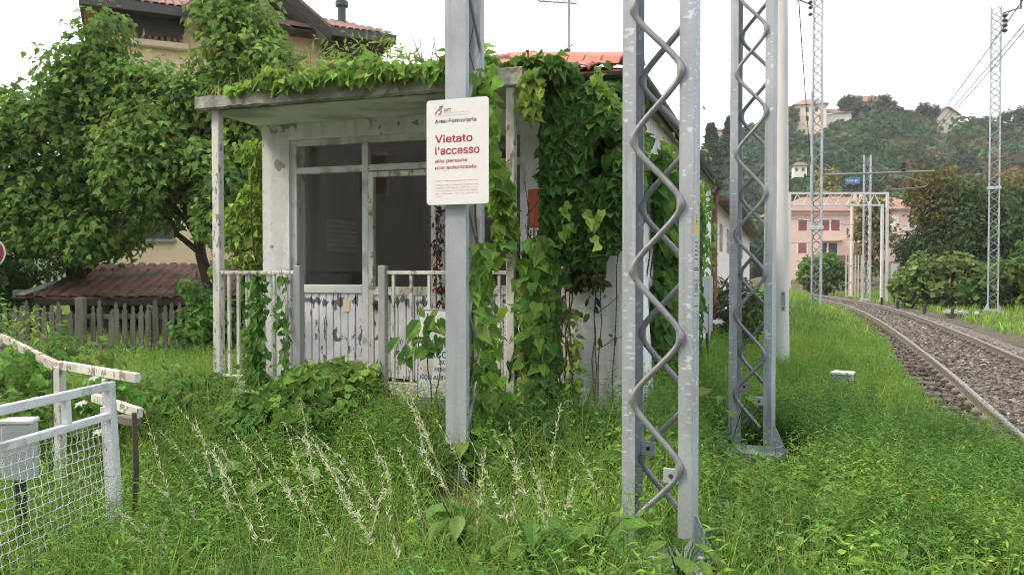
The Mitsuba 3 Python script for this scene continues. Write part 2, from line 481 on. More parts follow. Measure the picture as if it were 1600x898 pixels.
gx = axis([(-3000, -400, 400), (-400, -60, 34), (-60, -16, 2), (-16, 16, .2), (16, 60, 1.5), (60, 400, 34), (400, 3000, 400)])
gy = axis([(-3000, -400, 400), (-400, -40, 36), (-40, -2, 2), (-2, 34, .2), (34, 80, .5), (80, 180, 5), (180, 400, 40), (400, 3000, 400)])
XX, YY = np.meshgrid(gx, gy)
ZZ = ground_z(np.clip(XX, -60, 60), np.clip(YY, -40, 160))
ZZ = np.where((YY > 110) | (YY < -30) | (np.abs(XX) > 45), np.minimum(ZZ, 0.3), ZZ)
ny, nx = XX.shape
gi = (np.arange(ny - 1)[:, None] * nx + np.arange(nx - 1)[None]).ravel()
gf = np.vstack([np.stack([gi, gi + 1, gi + nx + 1], 1), np.stack([gi, gi + nx + 1, gi + nx], 1)])
solo('ground', (np.stack([XX.ravel(), YY.ravel(), ZZ.ravel()], 1), gf), 'soil', 'uneven soil under the overgrown grass beside the railway', 'ground', kind='structure', smooth=True)

# ballast bed
ys = np.arange(-6, 120, .5)
tp = np.stack([track_x(ys), ys, 0 * ys], 1)
bed = sweep([(-1.8, -.20), (-1.2, -.10), (-.80, -.085), (.80, -.085), (1.45, -.09), (2.05, -.18), (2.05, -.26), (-1.8, -.28)], tp)
solo('track_bed', bed, 'gravel_bed', 'grey brown gravel bed carrying the single track', 'track bed', kind='structure')

# dirt strip right of the track
strip = []
ysd = np.arange(8, 75, .8)
for i, o in enumerate((1.75, 2.05, 2.4, 2.75)):
    x = track_x(ysd) + o + .2 * np.sin(ysd * .7 + i)
    strip.append(np.stack([x, ysd, ground_z(x, ysd) + .012], 1))
strip = np.array(strip)
k = len(ysd)
sf = np.concatenate([np.stack([r * k + np.arange(k - 1), (r + 1) * k + np.arange(k - 1), (r + 1) * k + np.arange(1, k)], 1) for r in range(3)] + [np.stack([r * k + np.arange(k - 1), (r + 1) * k + np.arange(1, k), r * k + np.arange(1, k)], 1) for r in range(3)])
pr('dirt', proc(lambda p, n, uv: mix((0.085, 0.068, 0.050), (0.050, 0.048, 0.032), tfbm(p.x * 2, p.y * 2, 1, 4)) * (0.75 + .5 * tnoise(p.x * 25, p.y * 25))), 0.95)
solo('dirt_path', (strip.reshape(-1, 3), sf), 'dirt', 'bare brown earth path along the far side of the track', 'path', kind='structure')

# railway track
trk = thing('railway_track', 'single railway track curving to the left beyond the lattice masts', 'railway track')
RP = [(-.07, 0), (-.07, .012), (-.012, .03), (-.012, .115), (-.034, .125), (-.034, .155), (-.024, .165), (.024, .165), (.034, .155), (.034, .125), (.012, .115), (.012, .03), (.07, .012), (.07, 0)]
ysr = np.concatenate([np.arange(4, 60, .6), np.arange(60, 118, 1.5)])
ctr = np.stack([track_x(ysr), ysr, 0 * ysr], 1)
tt = unit(np.gradient(ctr, axis=0))
sd = np.stack([tt[:, 1], -tt[:, 0], 0 * ysr], 1)
for s in (-1, 1):
    path = ctr + sd * s * .7525 + np.array([0, 0, RAILZ - .165])
    r = part(trk, 'rail', sweep(RP, path), 'rail_steel')
    part(r, 'running_surface', sweep([(-.022, .1655), (-.022, .1675), (.022, .1675), (.022, .1655)], path), 'rail_head')
slm = cbox(-1.3, 1.3, -.12, .12, -.15, 0, .015)
clips = [cbox(x - .05, x + .05, -.075, .075, 0, .055, .012) for x in (-.84, -.665, .665, .84)]
sl_ply = mikit.ply(join(slm, *clips), 'sleeper')
for i, y in enumerate(np.arange(6.0, 86, .6)):
    x = float(track_x(y)); dx = float(track_x(y + .1) - x) / .1
    part(trk, 'sleeper', sl_ply, None, m=rotz(-math.atan(dx), (x, y, RAILZ - .163)))

# ballast stones
ico = trimesh.creation.icosahedron()
iv, if_ = np.array(ico.vertices), np.array(ico.faces)
n = 15000
yb = 6 + 46 * rng.random(n) ** 1.9
ob = rng.normal(0, .95, n)
ob = np.where((ob > 2.1) | (ob < -1.15 - .4 * S(9, 13, yb)), rng.uniform(-1.1, 1.4, n), ob)
keep = np.abs(np.abs(ob) - .7525) > .09
yb, ob = yb[keep], ob[keep]
n = len(yb)
xb = track_x(yb) + ob
zb = np.where(np.abs(ob) < 1.2, -.078, -.095 - (np.abs(ob) - 1.2) * .15)
sz = rng.uniform(.018, .042, n) * (1 + yb * .012)
V = iv[None] * sz[:, None, None] * rng.uniform(.6, 1.25, (n, 1, 3)) * rng.uniform(.6, 1.3, (n, 12, 1))
ca = rng.random(n) * 6.28
V = np.stack([V[..., 0] * np.cos(ca)[:, None] - V[..., 1] * np.sin(ca)[:, None], V[..., 0] * np.sin(ca)[:, None] + V[..., 1] * np.cos(ca)[:, None], V[..., 2] * .8], -1)
V += np.stack([xb, yb, zb + sz * .3], 1)[:, None]
F = if_[None] + (np.arange(n) * 12)[:, None, None]
g = rng.uniform(.07, .24, n) * np.where(rng.random(n) < .10, 2.0, 1) * np.where(ob < -.85, .6, .92)
sc = np.stack([g * 1.12, g * .98, g * .86], 1)
solo('ballast', (V.reshape(-1, 3), F.reshape(-1, 3)), 'tinted', 'loose grey ballast stones between and beside the rails', 'ballast', kind='stuff', color=np.repeat(sc, 12, 0))

# ------------------------------------------------------------------ hill, wood on it, far ridge
HU, HV = np.array([math.cos(TH), math.sin(TH)]), np.array([-math.sin(TH), math.cos(TH)])
HPX = np.array([600, 900, 1000, 1060, 1095, 1130, 1165, 1230, 1300, 1340, 1400, 1450, 1500, 1560, 1620, 1700, 1900])
HPY = np.array([330, 318, 300, 275, 250, 222, 205, 190, 184, 182, 181, 190, 203, 215, 226, 250, 300])
HUX = (HPX - 800) / 1260 * 240
HTOP = 1.65 + (424 - (HPY + 16)) / 1260 * 240


def hill_z(u, v):
    top = np.interp(u, HUX, HTOP)
    rise = np.clip((v - 108) / 127, 0, 1)
    r = rise ** 1.15
    fall = 1 - .55 * S(240, 420, v)
    return -1.0 + (top + 1) * r * fall + 3.0 * (meshkit.fbm(np.stack([u * .03, v * .03, u * 0], -1), 3, 4) - .5) * S(0, .25, rise)


uu, vv = np.meshgrid(np.arange(-160, 330, 7.), np.arange(104, 440, 7.))
hz = hill_z(uu, vv)
hx, hy = uu * HU[0] + vv * HV[0], uu * HU[1] + vv * HV[1]
h_, w_ = uu.shape
hi = (np.arange(h_ - 1)[:, None] * w_ + np.arange(w_ - 1)[None]).ravel()
hf = np.vstack([np.stack([hi, hi + 1, hi + w_ + 1], 1), np.stack([hi, hi + w_ + 1, hi + w_], 1)])
solo('hill', (np.stack([hx.ravel(), hy.ravel(), hz.ravel()], 1), hf), 'hill_soil', 'steep wooded hill rising behind the railway', 'hill', kind='structure', smooth=True)


def uv2w(u, v, z):
    u, v = np.asarray(u, float), np.asarray(v, float)
    return np.stack([u * HU[0] + v * HV[0], u * HU[1] + v * HV[1], np.broadcast_to(z, u.shape)], -1)


def crowns(C, R, per, leaf, base, var=.25, hue=.12, squash=.9, kind='card'):
    """leaf masses: C centres (n,3), R radii (n,), per leaves each, colour rows base (n,3)"""
    n = len(C)
    d = unit(rnd(n * per))
    d[:, 2] = np.abs(d[:, 2]) * 1.0 - .25
    d = unit(d)
    rr = np.repeat(R, per) * (.55 + .5 * rng.random(n * per) ** .6) * (0.72 + .55 * meshkit.noise(d * 2.3 + np.repeat(C, per, 0) * .37, 8))
    P = np.repeat(C, per, 0) + d * rr[:, None] * np.array([1, 1, squash])
    N = unit(d + np.array([0, 0, .5]) + .55 * rnd(n * per))
    D = rnd(n * per) + np.array([0, 0, -.4])
    col = np.repeat(base, per, 0) * np.exp(rng.normal(0, var, (n * per, 1))) * np.exp(rng.normal(0, hue, (n * per, 3)) * np.array([1, .3, .8]))
    return leafmesh(P, N, D, np.repeat(leaf, per) * rng.uniform(.6, 1.3, n * per), kind, np.clip(col, .004, .6))


n = 1500
cu = rng.uniform(-10, 190, n * 2); cv = 110 + 150 * rng.random(n * 2) ** .9
ok = (cu / cv > -.0) & (cu / cv < .78) & ~((np.abs(cu / cv - .5376) < .019) & (cv > 186) & (cv < 236)) & ~((np.abs(cu / cv - .368) < .018) & (cv > 208) & (cv < 236)) & ~((np.abs(cu - 84) < 7) & (cv > 216) & (cv < 236)) & ~((np.abs(cu - 59.2) < 3) & (cv > 161) & (cv < 172))
cu, cv = cu[ok][:n], cv[ok][:n]
n = len(cu)
R_ = rng.uniform(2.4, 4.8, n)
R_ = np.where(cv > 222, R_ * .62, R_)
Cc = uv2w(cu, cv, hill_z(cu, cv) + R_ * .75)
pal = np.array([[.052, .118, .056], [.074, .140, .062], [.036, .085, .046], [.098, .150, .070], [.044, .100, .060]])
bc = pal[rng.integers(0, 5, n)] * rng.uniform(.75, 1.3, (n, 1))
brown = (cu / cv > .47) & (cu / cv < .64) & (cv > 115) & (cv < 195) & (rng.random(n) < .55)
bc[brown] = np.array([.125, .115, .070]) * rng.uniform(.8, 1.2, (brown.sum(), 1))
wm, wc = crowns(Cc, R_, 170, np.full(n, 1.0), bc)
solo('hillside_wood', wm, 'leaf', 'dense mixed wood covering the hillside below the villas', 'wood', kind='stuff', color=wc)

uu, vv = np.meshgrid(np.linspace(200, 1500, 40), np.linspace(1300, 2000, 12))
rz = 380 * S(1280, 1700, vv) * (.35 + .65 * np.exp(-((uu - 1330) / 330) ** 2)) * (.8 + .4 * meshkit.fbm(np.stack([uu * .004, vv * .004, uu * 0], -1), 3, 2)) - 3
h_, w_ = uu.shape
hi = (np.arange(h_ - 1)[:, None] * w_ + np.arange(w_ - 1)[None]).ravel()
hf = np.vstack([np.stack([hi, hi + 1, hi + w_ + 1], 1), np.stack([hi, hi + w_ + 1, hi + w_], 1)])
P3 = uv2w(uu, vv, 0); P3[..., 2] = rz
solo('mountain', (P3.reshape(-1, 3), hf), 'far_ridge', 'faint blue mountain ridge at the far right horizon', 'mountain', kind='structure', smooth=True)

# ------------------------------------------------------------------ station building
XL, XR, YW, FZ = -4.80, -1.22, 6.69, .63
sb = thing('station_building', 'low white abandoned station building with peeling paint, concrete porch and red tiled roof', 'station building')
part(sb, 'front_wall', join(box(XL, -4.50, YW, YW + .28, .1, 3.2), box(-4.50, -2.11, YW, YW + .28, 2.91, 3.2), box(-2.11, -1.70, YW, YW + .28, .1, 3.2),
                            box(-1.70, -1.40, YW, YW + .28, .1, 1.62), box(-1.70, -1.40, YW, YW + .28, 2.18, 3.2), box(-1.40, XR, YW, YW + .28, .1, 3.2), box(-4.50, -2.11, YW, YW + .28, .1, FZ - .004)), 'stucco')
part(sb, 'side_wall', join(box(XR - .28, XR, YW + .28, 15.0, .1, 3.2), box(XL, XL + .28, YW + .28, 15.0, .1, 3.2)), 'stucco')
part(sb, 'buttress', prism([(XR, .2), (XR + .16, .2), (XR + .02, 2.4), (XR, 2.4)], YW + .02, YW + .55), 'stucco')
part(sb, 'room_interior', join(box(XL + .28, XR - .28, YW + .3, 10.4, FZ - .1, FZ - .002), box(XL + .28, XR - .28, 10.4, 10.5, FZ, 3.1), box(XL + .28, XR - .28, YW + .3, 10.4, 3.1, 3.18), box(XL + .283, XL + .30, YW + .29, 10.39, FZ, 3.09), box(XR - .30, XR - .283, YW + .29, 10.39, FZ, 3.09)), 'interior')
part(sb, 'room_divider', join(box(-3.72, -3.66, 8.2, 10.4, FZ, 3.1), box(-2.4, -2.34, 7.6, 10.4, FZ, 3.1)), 'interior')
part(sb, 'reflection_slats', join(*[box(XL + .302, XL + .31, 7.36, 7.96, 1.86 + .05 * i, 1.902 + .05 * i) for i in range(7)]), 'reflection_pale')  # added pale slats, standing in for a bright reflection in the left pane
# boarded window on the right
part(sb, 'boarded_window', join(box(-1.70, -1.40, YW + .10, YW + .14, 1.62, 2.18), *[box(-1.70 + .06 * i, -1.70 + .06 * i + .054, YW + .085, YW + .10, 1.62, 2.18) for i in range(5)]), 'fence_wood', label='boarded small window with dry vines')

# glazed screen
FY0, FY1 = YW + .03, YW + .09
wf = part(sb, 'window_frame', join(cbox(-4.50, -4.435, FY0, FY1, FZ, 2.91, .005), cbox(-2.175, -2.11, FY0, FY1, FZ, 2.91, .005), cbox(-4.435, -2.175, FY0, FY1, 2.85, 2.91, .005),
                                 cbox(-3.725, -3.66, FY0 - .01, FY1, FZ, 2.85, .005), cbox(-2.965, -2.885, FY0 - .01, FY1, FZ, 2.85, .005),
                                 cbox(-4.435, -3.725, FY0, FY1, 2.585, 2.645, .005), cbox(-3.66, -2.965, FY0, FY1, 2.585, 2.645, .005), cbox(-2.885, -2.175, FY0, FY1, 2.585, 2.645, .005),
                                 cbox(-4.435, -3.725, FY0 - .012, FY1, 1.445, 1.525, .005), cbox(-2.885, -2.175, FY0 - .012, FY1, 1.445, 1.525, .005)), 'white_frame')
door = part(sb, 'door', join(cbox(-3.655, -3.605, FY0 - .015, FY1 - .01, FZ + .01, 2.575, .004), cbox(-3.02, -2.97, FY0 - .015, FY1 - .01, FZ + .01, 2.575, .004), cbox(-3.605, -3.02, FY0 - .015, FY1 - .01, 2.525, 2.575, .004),
                           cbox(-3.605, -3.02, FY0 - .015, FY1 - .01, 1.43, 1.51, .004)), 'flaking_white')
for x0, x1, z0, z1 in ((-4.435, -3.725, 2.645, 2.85), (-3.66, -2.965, 2.645, 2.85), (-2.885, -2.175, 2.645, 2.85), (-4.435, -3.725, 1.525, 2.585), (-2.885, -2.175, 1.525, 2.585)):
    part(sb, 'pane', ([[x0, FY0 + .03, z0], [x1, FY0 + .03, z0], [x1, FY0 + .03, z1], [x0, FY0 + .03, z1]], [[0, 1, 2], [0, 2, 3]]), 'pane')
part(door, 'pane', ([[-3.605, FY0 + .02, 1.51], [-3.02, FY0 + .02, 1.51], [-3.02, FY0 + .02, 2.525], [-3.605, FY0 + .02, 2.525]], [[0, 1, 2], [0, 2, 3]]), 'pane')


def boards(holder, x0, x1, z0, z1, y, n):
    w = (x1 - x0) / n
    for i in range(n):
        j = rng.uniform(-.003, .003)
        a = x0 + i * w
        part(holder, 'board', cbox(a + .004, a + w - .004, y + j, y + .022 + j, z0 + rng.uniform(0, .012), z1, .004), 'peeling_paint')


boards(wf, -4.435, -3.725, FZ + .01, 1.445, FY0 + .005, 9)
boards(wf, -2.885, -2.175, FZ + .01, 1.445, FY0 + .005, 9)
boards(door, -3.605, -3.02, FZ + .02, 1.43, FY0 - .008, 7)
part(wf, 'backing', box(-4.44, -2.17, FY1 - .02, FY1 + .01, FZ, 1.44), 'dark_wood')
part(door, 'lock', join(cbox(-3.60, -3.555, FY0 - .03, FY0 - .012, 1.29, 1.38, .004), rod((-3.58, FY0 - .06, 1.34), (-3.58, FY0 - .02, 1.34), .012)), 'dark_metal')
part(wf, 'taped_patch', cbox(-3.93, -3.86, FY0 - .004, FY0 + .004, 1.27, 1.39, .001), 'cream', label='tan paper patch stuck on the boards')
lampm = tube([(-3.655, YW - .05, 3.0), (-3.655, YW, 3.0)], .055, 18)
part(sb, 'wall_lamp', lampm, 'sign_white_dull', label='round white lamp above the glazed screen')

# porch
ph = [cbox(XL - .05, -3.86, 5.86, YW, .49, FZ - .01, .012), cbox(-3.18, -1.90, 5.86, YW, .47, FZ - .01, .012), cbox(-3.859, -3.181, 6.16, YW, .47, FZ - .012, .01), cbox(-3.85, -3.19, 5.90, 6.155, .28, .42, .01)]
part(sb, 'porch_floor', join(*ph), 'concrete')
part(sb, 'porch_base', join(box(XL + .1, -2.0, 6.25, 6.6, .1, .468)), 'concrete')
# canopy slab with a ragged edge
cx_ = np.linspace(-4.91, -1.89, 60)
cv_, cf_ = [], []
prof = [(5.87, 3.08), (5.87, 3.185), (YW, 3.19), (YW, 3.075)]
for i, x in enumerate(cx_):
    j = (rng.random(4) - .5) * .009
    dpb = .0 if rng.random() > .12 else rng.uniform(0, .012)
    cv_ += [[x, prof[0][0] + j[0], prof[0][1] + dpb], [x, prof[1][0] + j[1] + .01, prof[1][1] + j[2]], [x, prof[2][0], prof[2][1]], [x, prof[3][0], prof[3][1]]]
for i in range(59):
    for k in range(4):
        a, b = i * 4 + k, i * 4 + (k + 1) % 4
        cf_ += [[a, b, b + 4], [a, b + 4, a + 4]]
cf_ += [[0, 2, 1], [0, 3, 2], [236, 237, 238], [236, 238, 239]]
cn = part(sb, 'porch_canopy', (np.array(cv_), np.array(cf_)), 'concrete', label='ragged flat concrete canopy with plants on top')
part(cn, 'soffit', box(-4.85, -1.93, 5.97, YW - .002, 3.064, 3.074), 'soffit')
part(cn, 'end_block', cbox(-2.09, -1.868, 5.845, 5.99, 3.06, 3.205, .01), 'concrete')
part(sb, 'porch_post', cbox(-4.79, -4.715, 5.94, 6.015, FZ - .01, 3.078, .006), 'flaking_white')
part(sb, 'porch_post', cbox(-2.015, -1.945, 5.87, 5.94, FZ - .01, 3.062, .006), 'flaking_white')
for x0, x1, xs, gp in ((-4.71, -3.955, (-4.63, -4.53, -4.415, -4.30, -4.165, -4.04), -3.92), (-3.08, -2.02, (-3.02, -2.86, -2.70, -2.54, -2.38, -2.22, -2.10), -3.115)):
    rl = part(sb, 'railing', join(cbox(x0, x1, 5.945, 5.985, 1.625, 1.655, .004), cbox(x0, x1, 5.95, 5.98, .72, .74, .003)), 'flaking_white')
    part(rl, 'post', cbox(gp - .033, gp + .033, 5.93, 5.998, FZ - .13 if gp > -3.5 else FZ - .02, 1.70, .005), 'grey_steel', label='grey steel gate post')
    for x in xs:
        part(rl, 'baluster', cbox(x - .012, x + .012, 5.953, 5.977, .74, 1.625, .003), 'flaking_white')
rl = part(sb, 'railing', cbox(-4.775, -4.735, 6.02, YW - .002, 1.625, 1.655, .004), 'flaking_white')
for y in np.arange(6.12, 6.66, .13):
    part(rl, 'baluster', cbox(-4.767, -4.743, y - .012, y + .012, FZ, 1.625, .003), 'flaking_white')

# roof: hip end towards us
EZ, EX0, EX1, EY = 3.20, -4.75, -1.13, 6.36
PK = np.array([-2.78, 8.40, 3.86])
c0, c1 = np.array([EX0, EY, EZ]), np.array([EX1, EY, EZ])
back = np.array([PK[0], 15.2, PK[2]])
b0, b1 = np.array([EX0, 15.2, EZ]), np.array([EX1, 15.2, EZ])
roofv = np.array([c0, c1, PK, b0, b1, back]); roofv2 = roofv + np.array([0, 0, .05])
rf = part(sb, 'roof', (np.vstack([roofv, roofv2]), np.array([[6, 7, 8], [7, 10, 11], [7, 11, 8], [6, 8, 11], [6, 11, 9], [0, 2, 1], [1, 5, 4], [1, 2, 5], [0, 5, 2], [0, 3, 5], [0, 1, 7], [0, 7, 6], [1, 4, 10], [1, 10, 7], [0, 6, 9], [0, 9, 3], [3, 9, 11], [3, 11, 5], [4, 5, 11], [4, 11, 10]])), 'roof_tile')


def barrel(w, l, h, n=5, th=.012):
    """a half-barrel tile, along +y from the low end"""
    a = np.linspace(0, np.pi, n)
    pts = []
    for y, s in ((0, 1.0), (l, .86)):
        pts += [(-math.cos(t) * w / 2 * s, y, math.sin(t) * h * s) for t in a]
    lo = [(-math.cos(t) * (w / 2 - th), 0, math.sin(t) * (h - th)) for t in a]
    v = np.array(pts + lo)
    f = []
    for i in range(n - 1):
        f += [[i, i + 1, n + i + 1], [i, n + i + 1, n + i]]
        f += [[i, 2 * n + i + 1, i + 1], [i, 2 * n + i, 2 * n + i + 1]]
    return v, np.array(f)


def tile_plane(holder, o, ux, up, inside, cols, rows, w, l, ply_d, name='tile', jit=.012, lift=.0):
    nz = np.cross(ux, up)
    k = 0
    for r in range(rows):
        for c in range(cols):
            s, t = (c + .5) * w, r * l
            if not inside(s, t): continue
            p = o + ux * (s + rng.normal(0, jit * .4)) + up * (t + rng.normal(0, jit)) + nz * (lift + .006)
            a = rng.normal(0, .02)
            x2 = ux * math.cos(a) + up * math.sin(a)
            y2 = unit(up * math.cos(a) - ux * math.sin(a) + nz * .035)
            part(holder, name, ply_d, None, m=frame(p, x2, y2, np.cross(x2, y2)))
            k += 1
    return k


up_f = unit((PK - (c0 + c1) / 2) * np.array([0, 1, 1]))
Ls = (PK[1] - EY) / up_f[1]
apx = PK[0] - EX0
Wd = EX1 - EX0
tile_d = mikit.ply(barrel(.185, .40, .055), 'roof_tile', 30)


def in_front(s, t):
    return t < Ls - .02 and s > apx * t / Ls - .02 and s < Wd - (Wd - apx) * t / Ls + .02


tile_plane(rf, c0 + np.array([0, -.03, .05]), np.array([1., 0, 0]), up_f, in_front, 22, 7, .182, .335, tile_d)
rt_d = mikit.ply(barrel(.25, .40, .10, 6), 'ridge_tile', 30)
old_ridge = mikit.ply(barrel(.24, .40, .095, 6), 'house_tile', 30)
for a, b, dd in ((c1, PK, rt_d), (c0, PK, old_ridge)):
    d = b - a; L = np.linalg.norm(d); d = d / L
    x = unit(np.cross(d, [0, 0, 1])); nz = np.cross(x, d)
    for i in range(int(L / .345) + 1):
        part(rf, 'ridge_tile', dd, None, m=frame(a + d * (i * .345 + .02) + nz * .075, x, unit(d + nz * .03), nz))
for i in range(20):
    part(rf, 'ridge_tile', old_ridge, None, m=frame(PK + np.array([0, .1 + i * .34, .06]), (1, 0, 0), unit(np.array([0, 1, .03])), (0, 0, 1)))
# eave boards, gutter, downpipe
part(sb, 'eave_soffit', join(box(EX0 + .03, EX1 - .03, EY + .04, YW, EZ - .04, EZ - .01), box(XR, EX1 - .03, YW, 15.2, EZ - .04, EZ - .01)), 'grey_soffit')
gp_ = [(.055 * math.cos(t), .055 * math.sin(t)) for t in np.linspace(math.pi, 2 * math.pi, 7)] + [(.045 * math.cos(t), .045 * math.sin(t)) for t in np.linspace(2 * math.pi, math.pi, 7)]
part(sb, 'gutter', join(sweep(gp_, [(EX0 - .02, EY - .055, EZ + .02), ((EX0 + EX1) / 2, EY - .055, EZ + .015), (EX1 + .06, EY - .055, EZ + .01)]), sweep(gp_, [(EX1 + .055, EY - .05, EZ + .01), (EX1 + .055, 10, EZ + .0), (EX1 + .055, 15.25, EZ - .01)])), 'gutter')
part(sb, 'downpipe', tube([(EX1 + .055, 15.1, EZ - .03), (EX1 - .0, 15.1, EZ - .15), (XR + .06, 15.1, EZ - .45), (XR + .06, 15.1, .4)], .045, 8), 'brick_dark')
wg = part(sb, 'rear_wing', join(box(-5.2, XR + .05, 15.25, 32, .1, 2.95)), 'wing_wall', label='pale rear wing with small high windows')
part(wg, 'roof', join(([[-5.4, 15.22, 2.95], [XR + .38, 15.22, 2.95], [-3.3, 15.22, 3.9], [-5.4, 32, 2.95], [XR + .38, 32, 2.95], [-3.3, 32, 3.9]], [[0, 1, 2], [3, 5, 4], [1, 4, 5], [1, 5, 2], [0, 2, 5], [0, 5, 3], [0, 3, 4], [0, 4, 1]])), 'house_tile')
for y in (16.4, 18.6, 20.6, 23, 25.5):
    part(wg, 'window', box(XR + .045, XR + .055, y, y + .8, 2.05, 2.6), 'far_glass')
part(wg, 'gutter', sweep(gp_, [(XR + .42, 15.2, 2.95), (XR + .42, 24, 2.94), (XR + .42, 32, 2.93)]), 'gutter')

# fire extinguisher sign
fs = thing('extinguisher_sign', 'orange and white fire extinguisher sign on the wall, half covered by ivy', 'sign')
SX0, SX1 = -2.09, -1.80
part(fs, 'panel', cbox(SX0, SX1, YW - .012, YW - .002, 2.03, 2.36, .002), 'fire_orange')
part(fs, 'text_plate', cbox(SX0, SX1, YW - .012, YW - .002, 1.88, 2.026, .002), 'sign_white')
FACE = lambda o: frame(o, (1, 0, 0), (0, 0, 1), (0, -1, 0))
part(fs, 'lettering', xf(text('ESTINTORE', .045, .25), FACE((SX0 + .02, YW - .0125, 1.96))), 'ink_dark')
ext = join(xf(trimesh.creation.capsule(height=.12, radius=.035, count=[8, 8]), frame((SX0 + .145, YW - .0125, 2.09), (1, 0, 0), (0, .05, 0), (0, 0, 1))), box(SX0 + .13, SX0 + .2, YW - .016, YW - .0125, 2.262, 2.275), box(SX0 + .19, SX0 + .2, YW - .016, YW - .0125, 2.12, 2.262))
part(fs, 'pictogram', ext, 'sign_white')

# antenna on the roof
an = thing('roof_antenna', 'thin television antenna standing above the red tiled roof', 'antenna')
AX, AY = -3.01, 11.65
part(an, 'mast', rod((AX, AY, 4.05), (AX, AY, 5.72), .016), 'grey_steel')
part(an, 'boom', rod((AX - .45, AY - .1, 5.66), (AX + .12, AY + .03, 5.60), .01), 'grey_steel')
for i in range(7):
    x = AX - .42 + i * .08
    part(an, 'element', rod((x - .05, AY - .28, 5.65), (x + .05, AY + .16, 5.655), .005, 4), 'grey_steel')
part(an, 'bracket', join(cbox(AX - .06, AX + .02, AY - .05, AY + .03, 4.86, 4.93, .005), rod((AX - .1, AY, 4.9), (AX + .06, AY, 5.0), .008)), 'dark_metal')

# ------------------------------------------------------------------ lattice poles
def lacing(z0, z1, half, period, phase, y, r=.017, n=6, step=26):
    zz = np.arange(z0, z1, period / step)
    a = half * (2 / np.pi) * np.arcsin(.86 * np.sin(2 * np.pi * (zz / period) + phase)) / .658
    w = np.abs(np.sin(2 * np.pi * (zz / period) + phase))
    return tube(np.stack([a, 0 * zz + y, zz], 1), r * (1 + .42 * S(.93, .985, w)), n)


def lattice_pole(name, label, loc, rot, W, D, H, period, phase, flange=.072, group=None, tab=True, r=.017, taper=0.0, base=True, zig_step=26, mat_='galvanised'):
    t = thing(name, label, 'lattice pole', group)
    M = rotz(rot, loc)
    th = .009
    h = W / 2
    for s in (-1, 1):
        prof_ = [(s * h, 0), (s * h, D), (s * (h - flange), D), (s * (h - flange), D - th), (s * (h - th), D - th), (s * (h - th), th), (s * (h - flange), th), (s * (h - flange), 0)]
        import shapely
        m = trimesh.creation.extrude_polygon(shapely.Polygon(prof_), H, engine='earcut')
        part(t, 'channel', xf(m, M), mat_)
    inner = h - flange + .022
    part(t, 'lacing_bar', xf(lacing(.22, H, inner - r * .6, period, phase, -.004, r, 7, zig_step), M), 'galvanised_bar', smooth=True)
    part(t, 'lacing_bar', xf(lacing(.22, H, inner - r * .6, period, phase + math.pi, D + .004, r, 7, zig_step), M), 'galvanised_bar', smooth=True)
    if base:
        part(t, 'footing', xf(cbox(-h - .16, h + .16, -.16, D + .16, -.40, -.04, .015), M), 'concrete')
        part(t, 'base_plate', xf(cbox(-h - .10, h + .10, -.09, D + .10, -.035, 0, .004), M), mat_)
        for s in (-1, 1):
            g = prism([(s * h, 0), (s * (h + .10), 0), (s * (h + .10), .05), (s * (h + .012), .24), (s * h, .24)], D * .5 - .006, D * .5 + .006)
            part(t, 'gusset', xf(g, M), mat_)
            part(t, 'anchor_bolt', xf(tube([(s * (h + .06), -.05, 0), (s * (h + .06), -.05, .07)], .018, 6), M), mat_)
    if tab:
        for x, y, z in ((h - flange - .035, .0, .46), (-h + flange + .035, D - .012, .56)):
            m = cbox(x - .04, x + .04, y - .012, y, z - .04, z + .04, .003)
            part(t, 'bolt_tab', xf(m, M), mat_)
            part(t, 'bolt_tab', xf(tube([(x, y - .016, z), (x, y - .0125, z)], .012, 10), M), 'dark_metal')
    return t, M


lp1, M1 = lattice_pole('lattice_pole', 'nearest tall galvanised lattice pole, with a warning strip on its right side', (-.625, 4.27, .12), -math.radians(7), .378, .16, 7.5, .69, -2.98)
lp2, M2 = lattice_pole('lattice_pole', 'second galvanised lattice pole with a big leaf at its foot, beside the white round pole', (-.27, 7.62, .02), -math.radians(12), .385, .16, 8.5, .73, .35)
# the sign pole: same kind, turned so that its narrow side faces the porch axis
SP = np.array([-2.10, 5.07, .13])
sp = thing('lattice_pole', 'galvanised lattice pole carrying the red lettered prohibition sign, vines climbing inside it', 'lattice pole')
import shapely
for s, y in ((0, 0.0), (1, .36)):
    dirs = 1 if s == 0 else -1
    prof_ = [(-.075, y), (.075, y), (.075, y + dirs * .062), (.066, y + dirs * .062), (.066, y + dirs * .009), (-.066, y + dirs * .009), (-.066, y + dirs * .062), (-.075, y + dirs * .062)]
    if s: prof_ = prof_[::-1]
    m = trimesh.creation.extrude_polygon(shapely.Polygon(prof_), 6.2, engine='earcut')
    part(sp, 'channel', xf(m, rotz(0, SP)), 'galvanised')
for x, phs in ((.072, .4), (-.072, .4 + math.pi)):
    zz = np.arange(.2, 6.2, .028)
    a = .135 * (2 / np.pi) * np.arcsin(.955 * np.sin(2 * np.pi * zz / .73 + phs))
    part(sp, 'lacing_bar', xf(tube(np.stack([0 * zz + x, a + .18, zz], 1), .014, 6), rotz(0, SP)), 'galvanised_bar', smooth=True)
part(sp, 'base_plate', xf(cbox(-.16, .16, -.1, .46, -.04, 0, .004), rotz(0, SP)), 'galvanised')

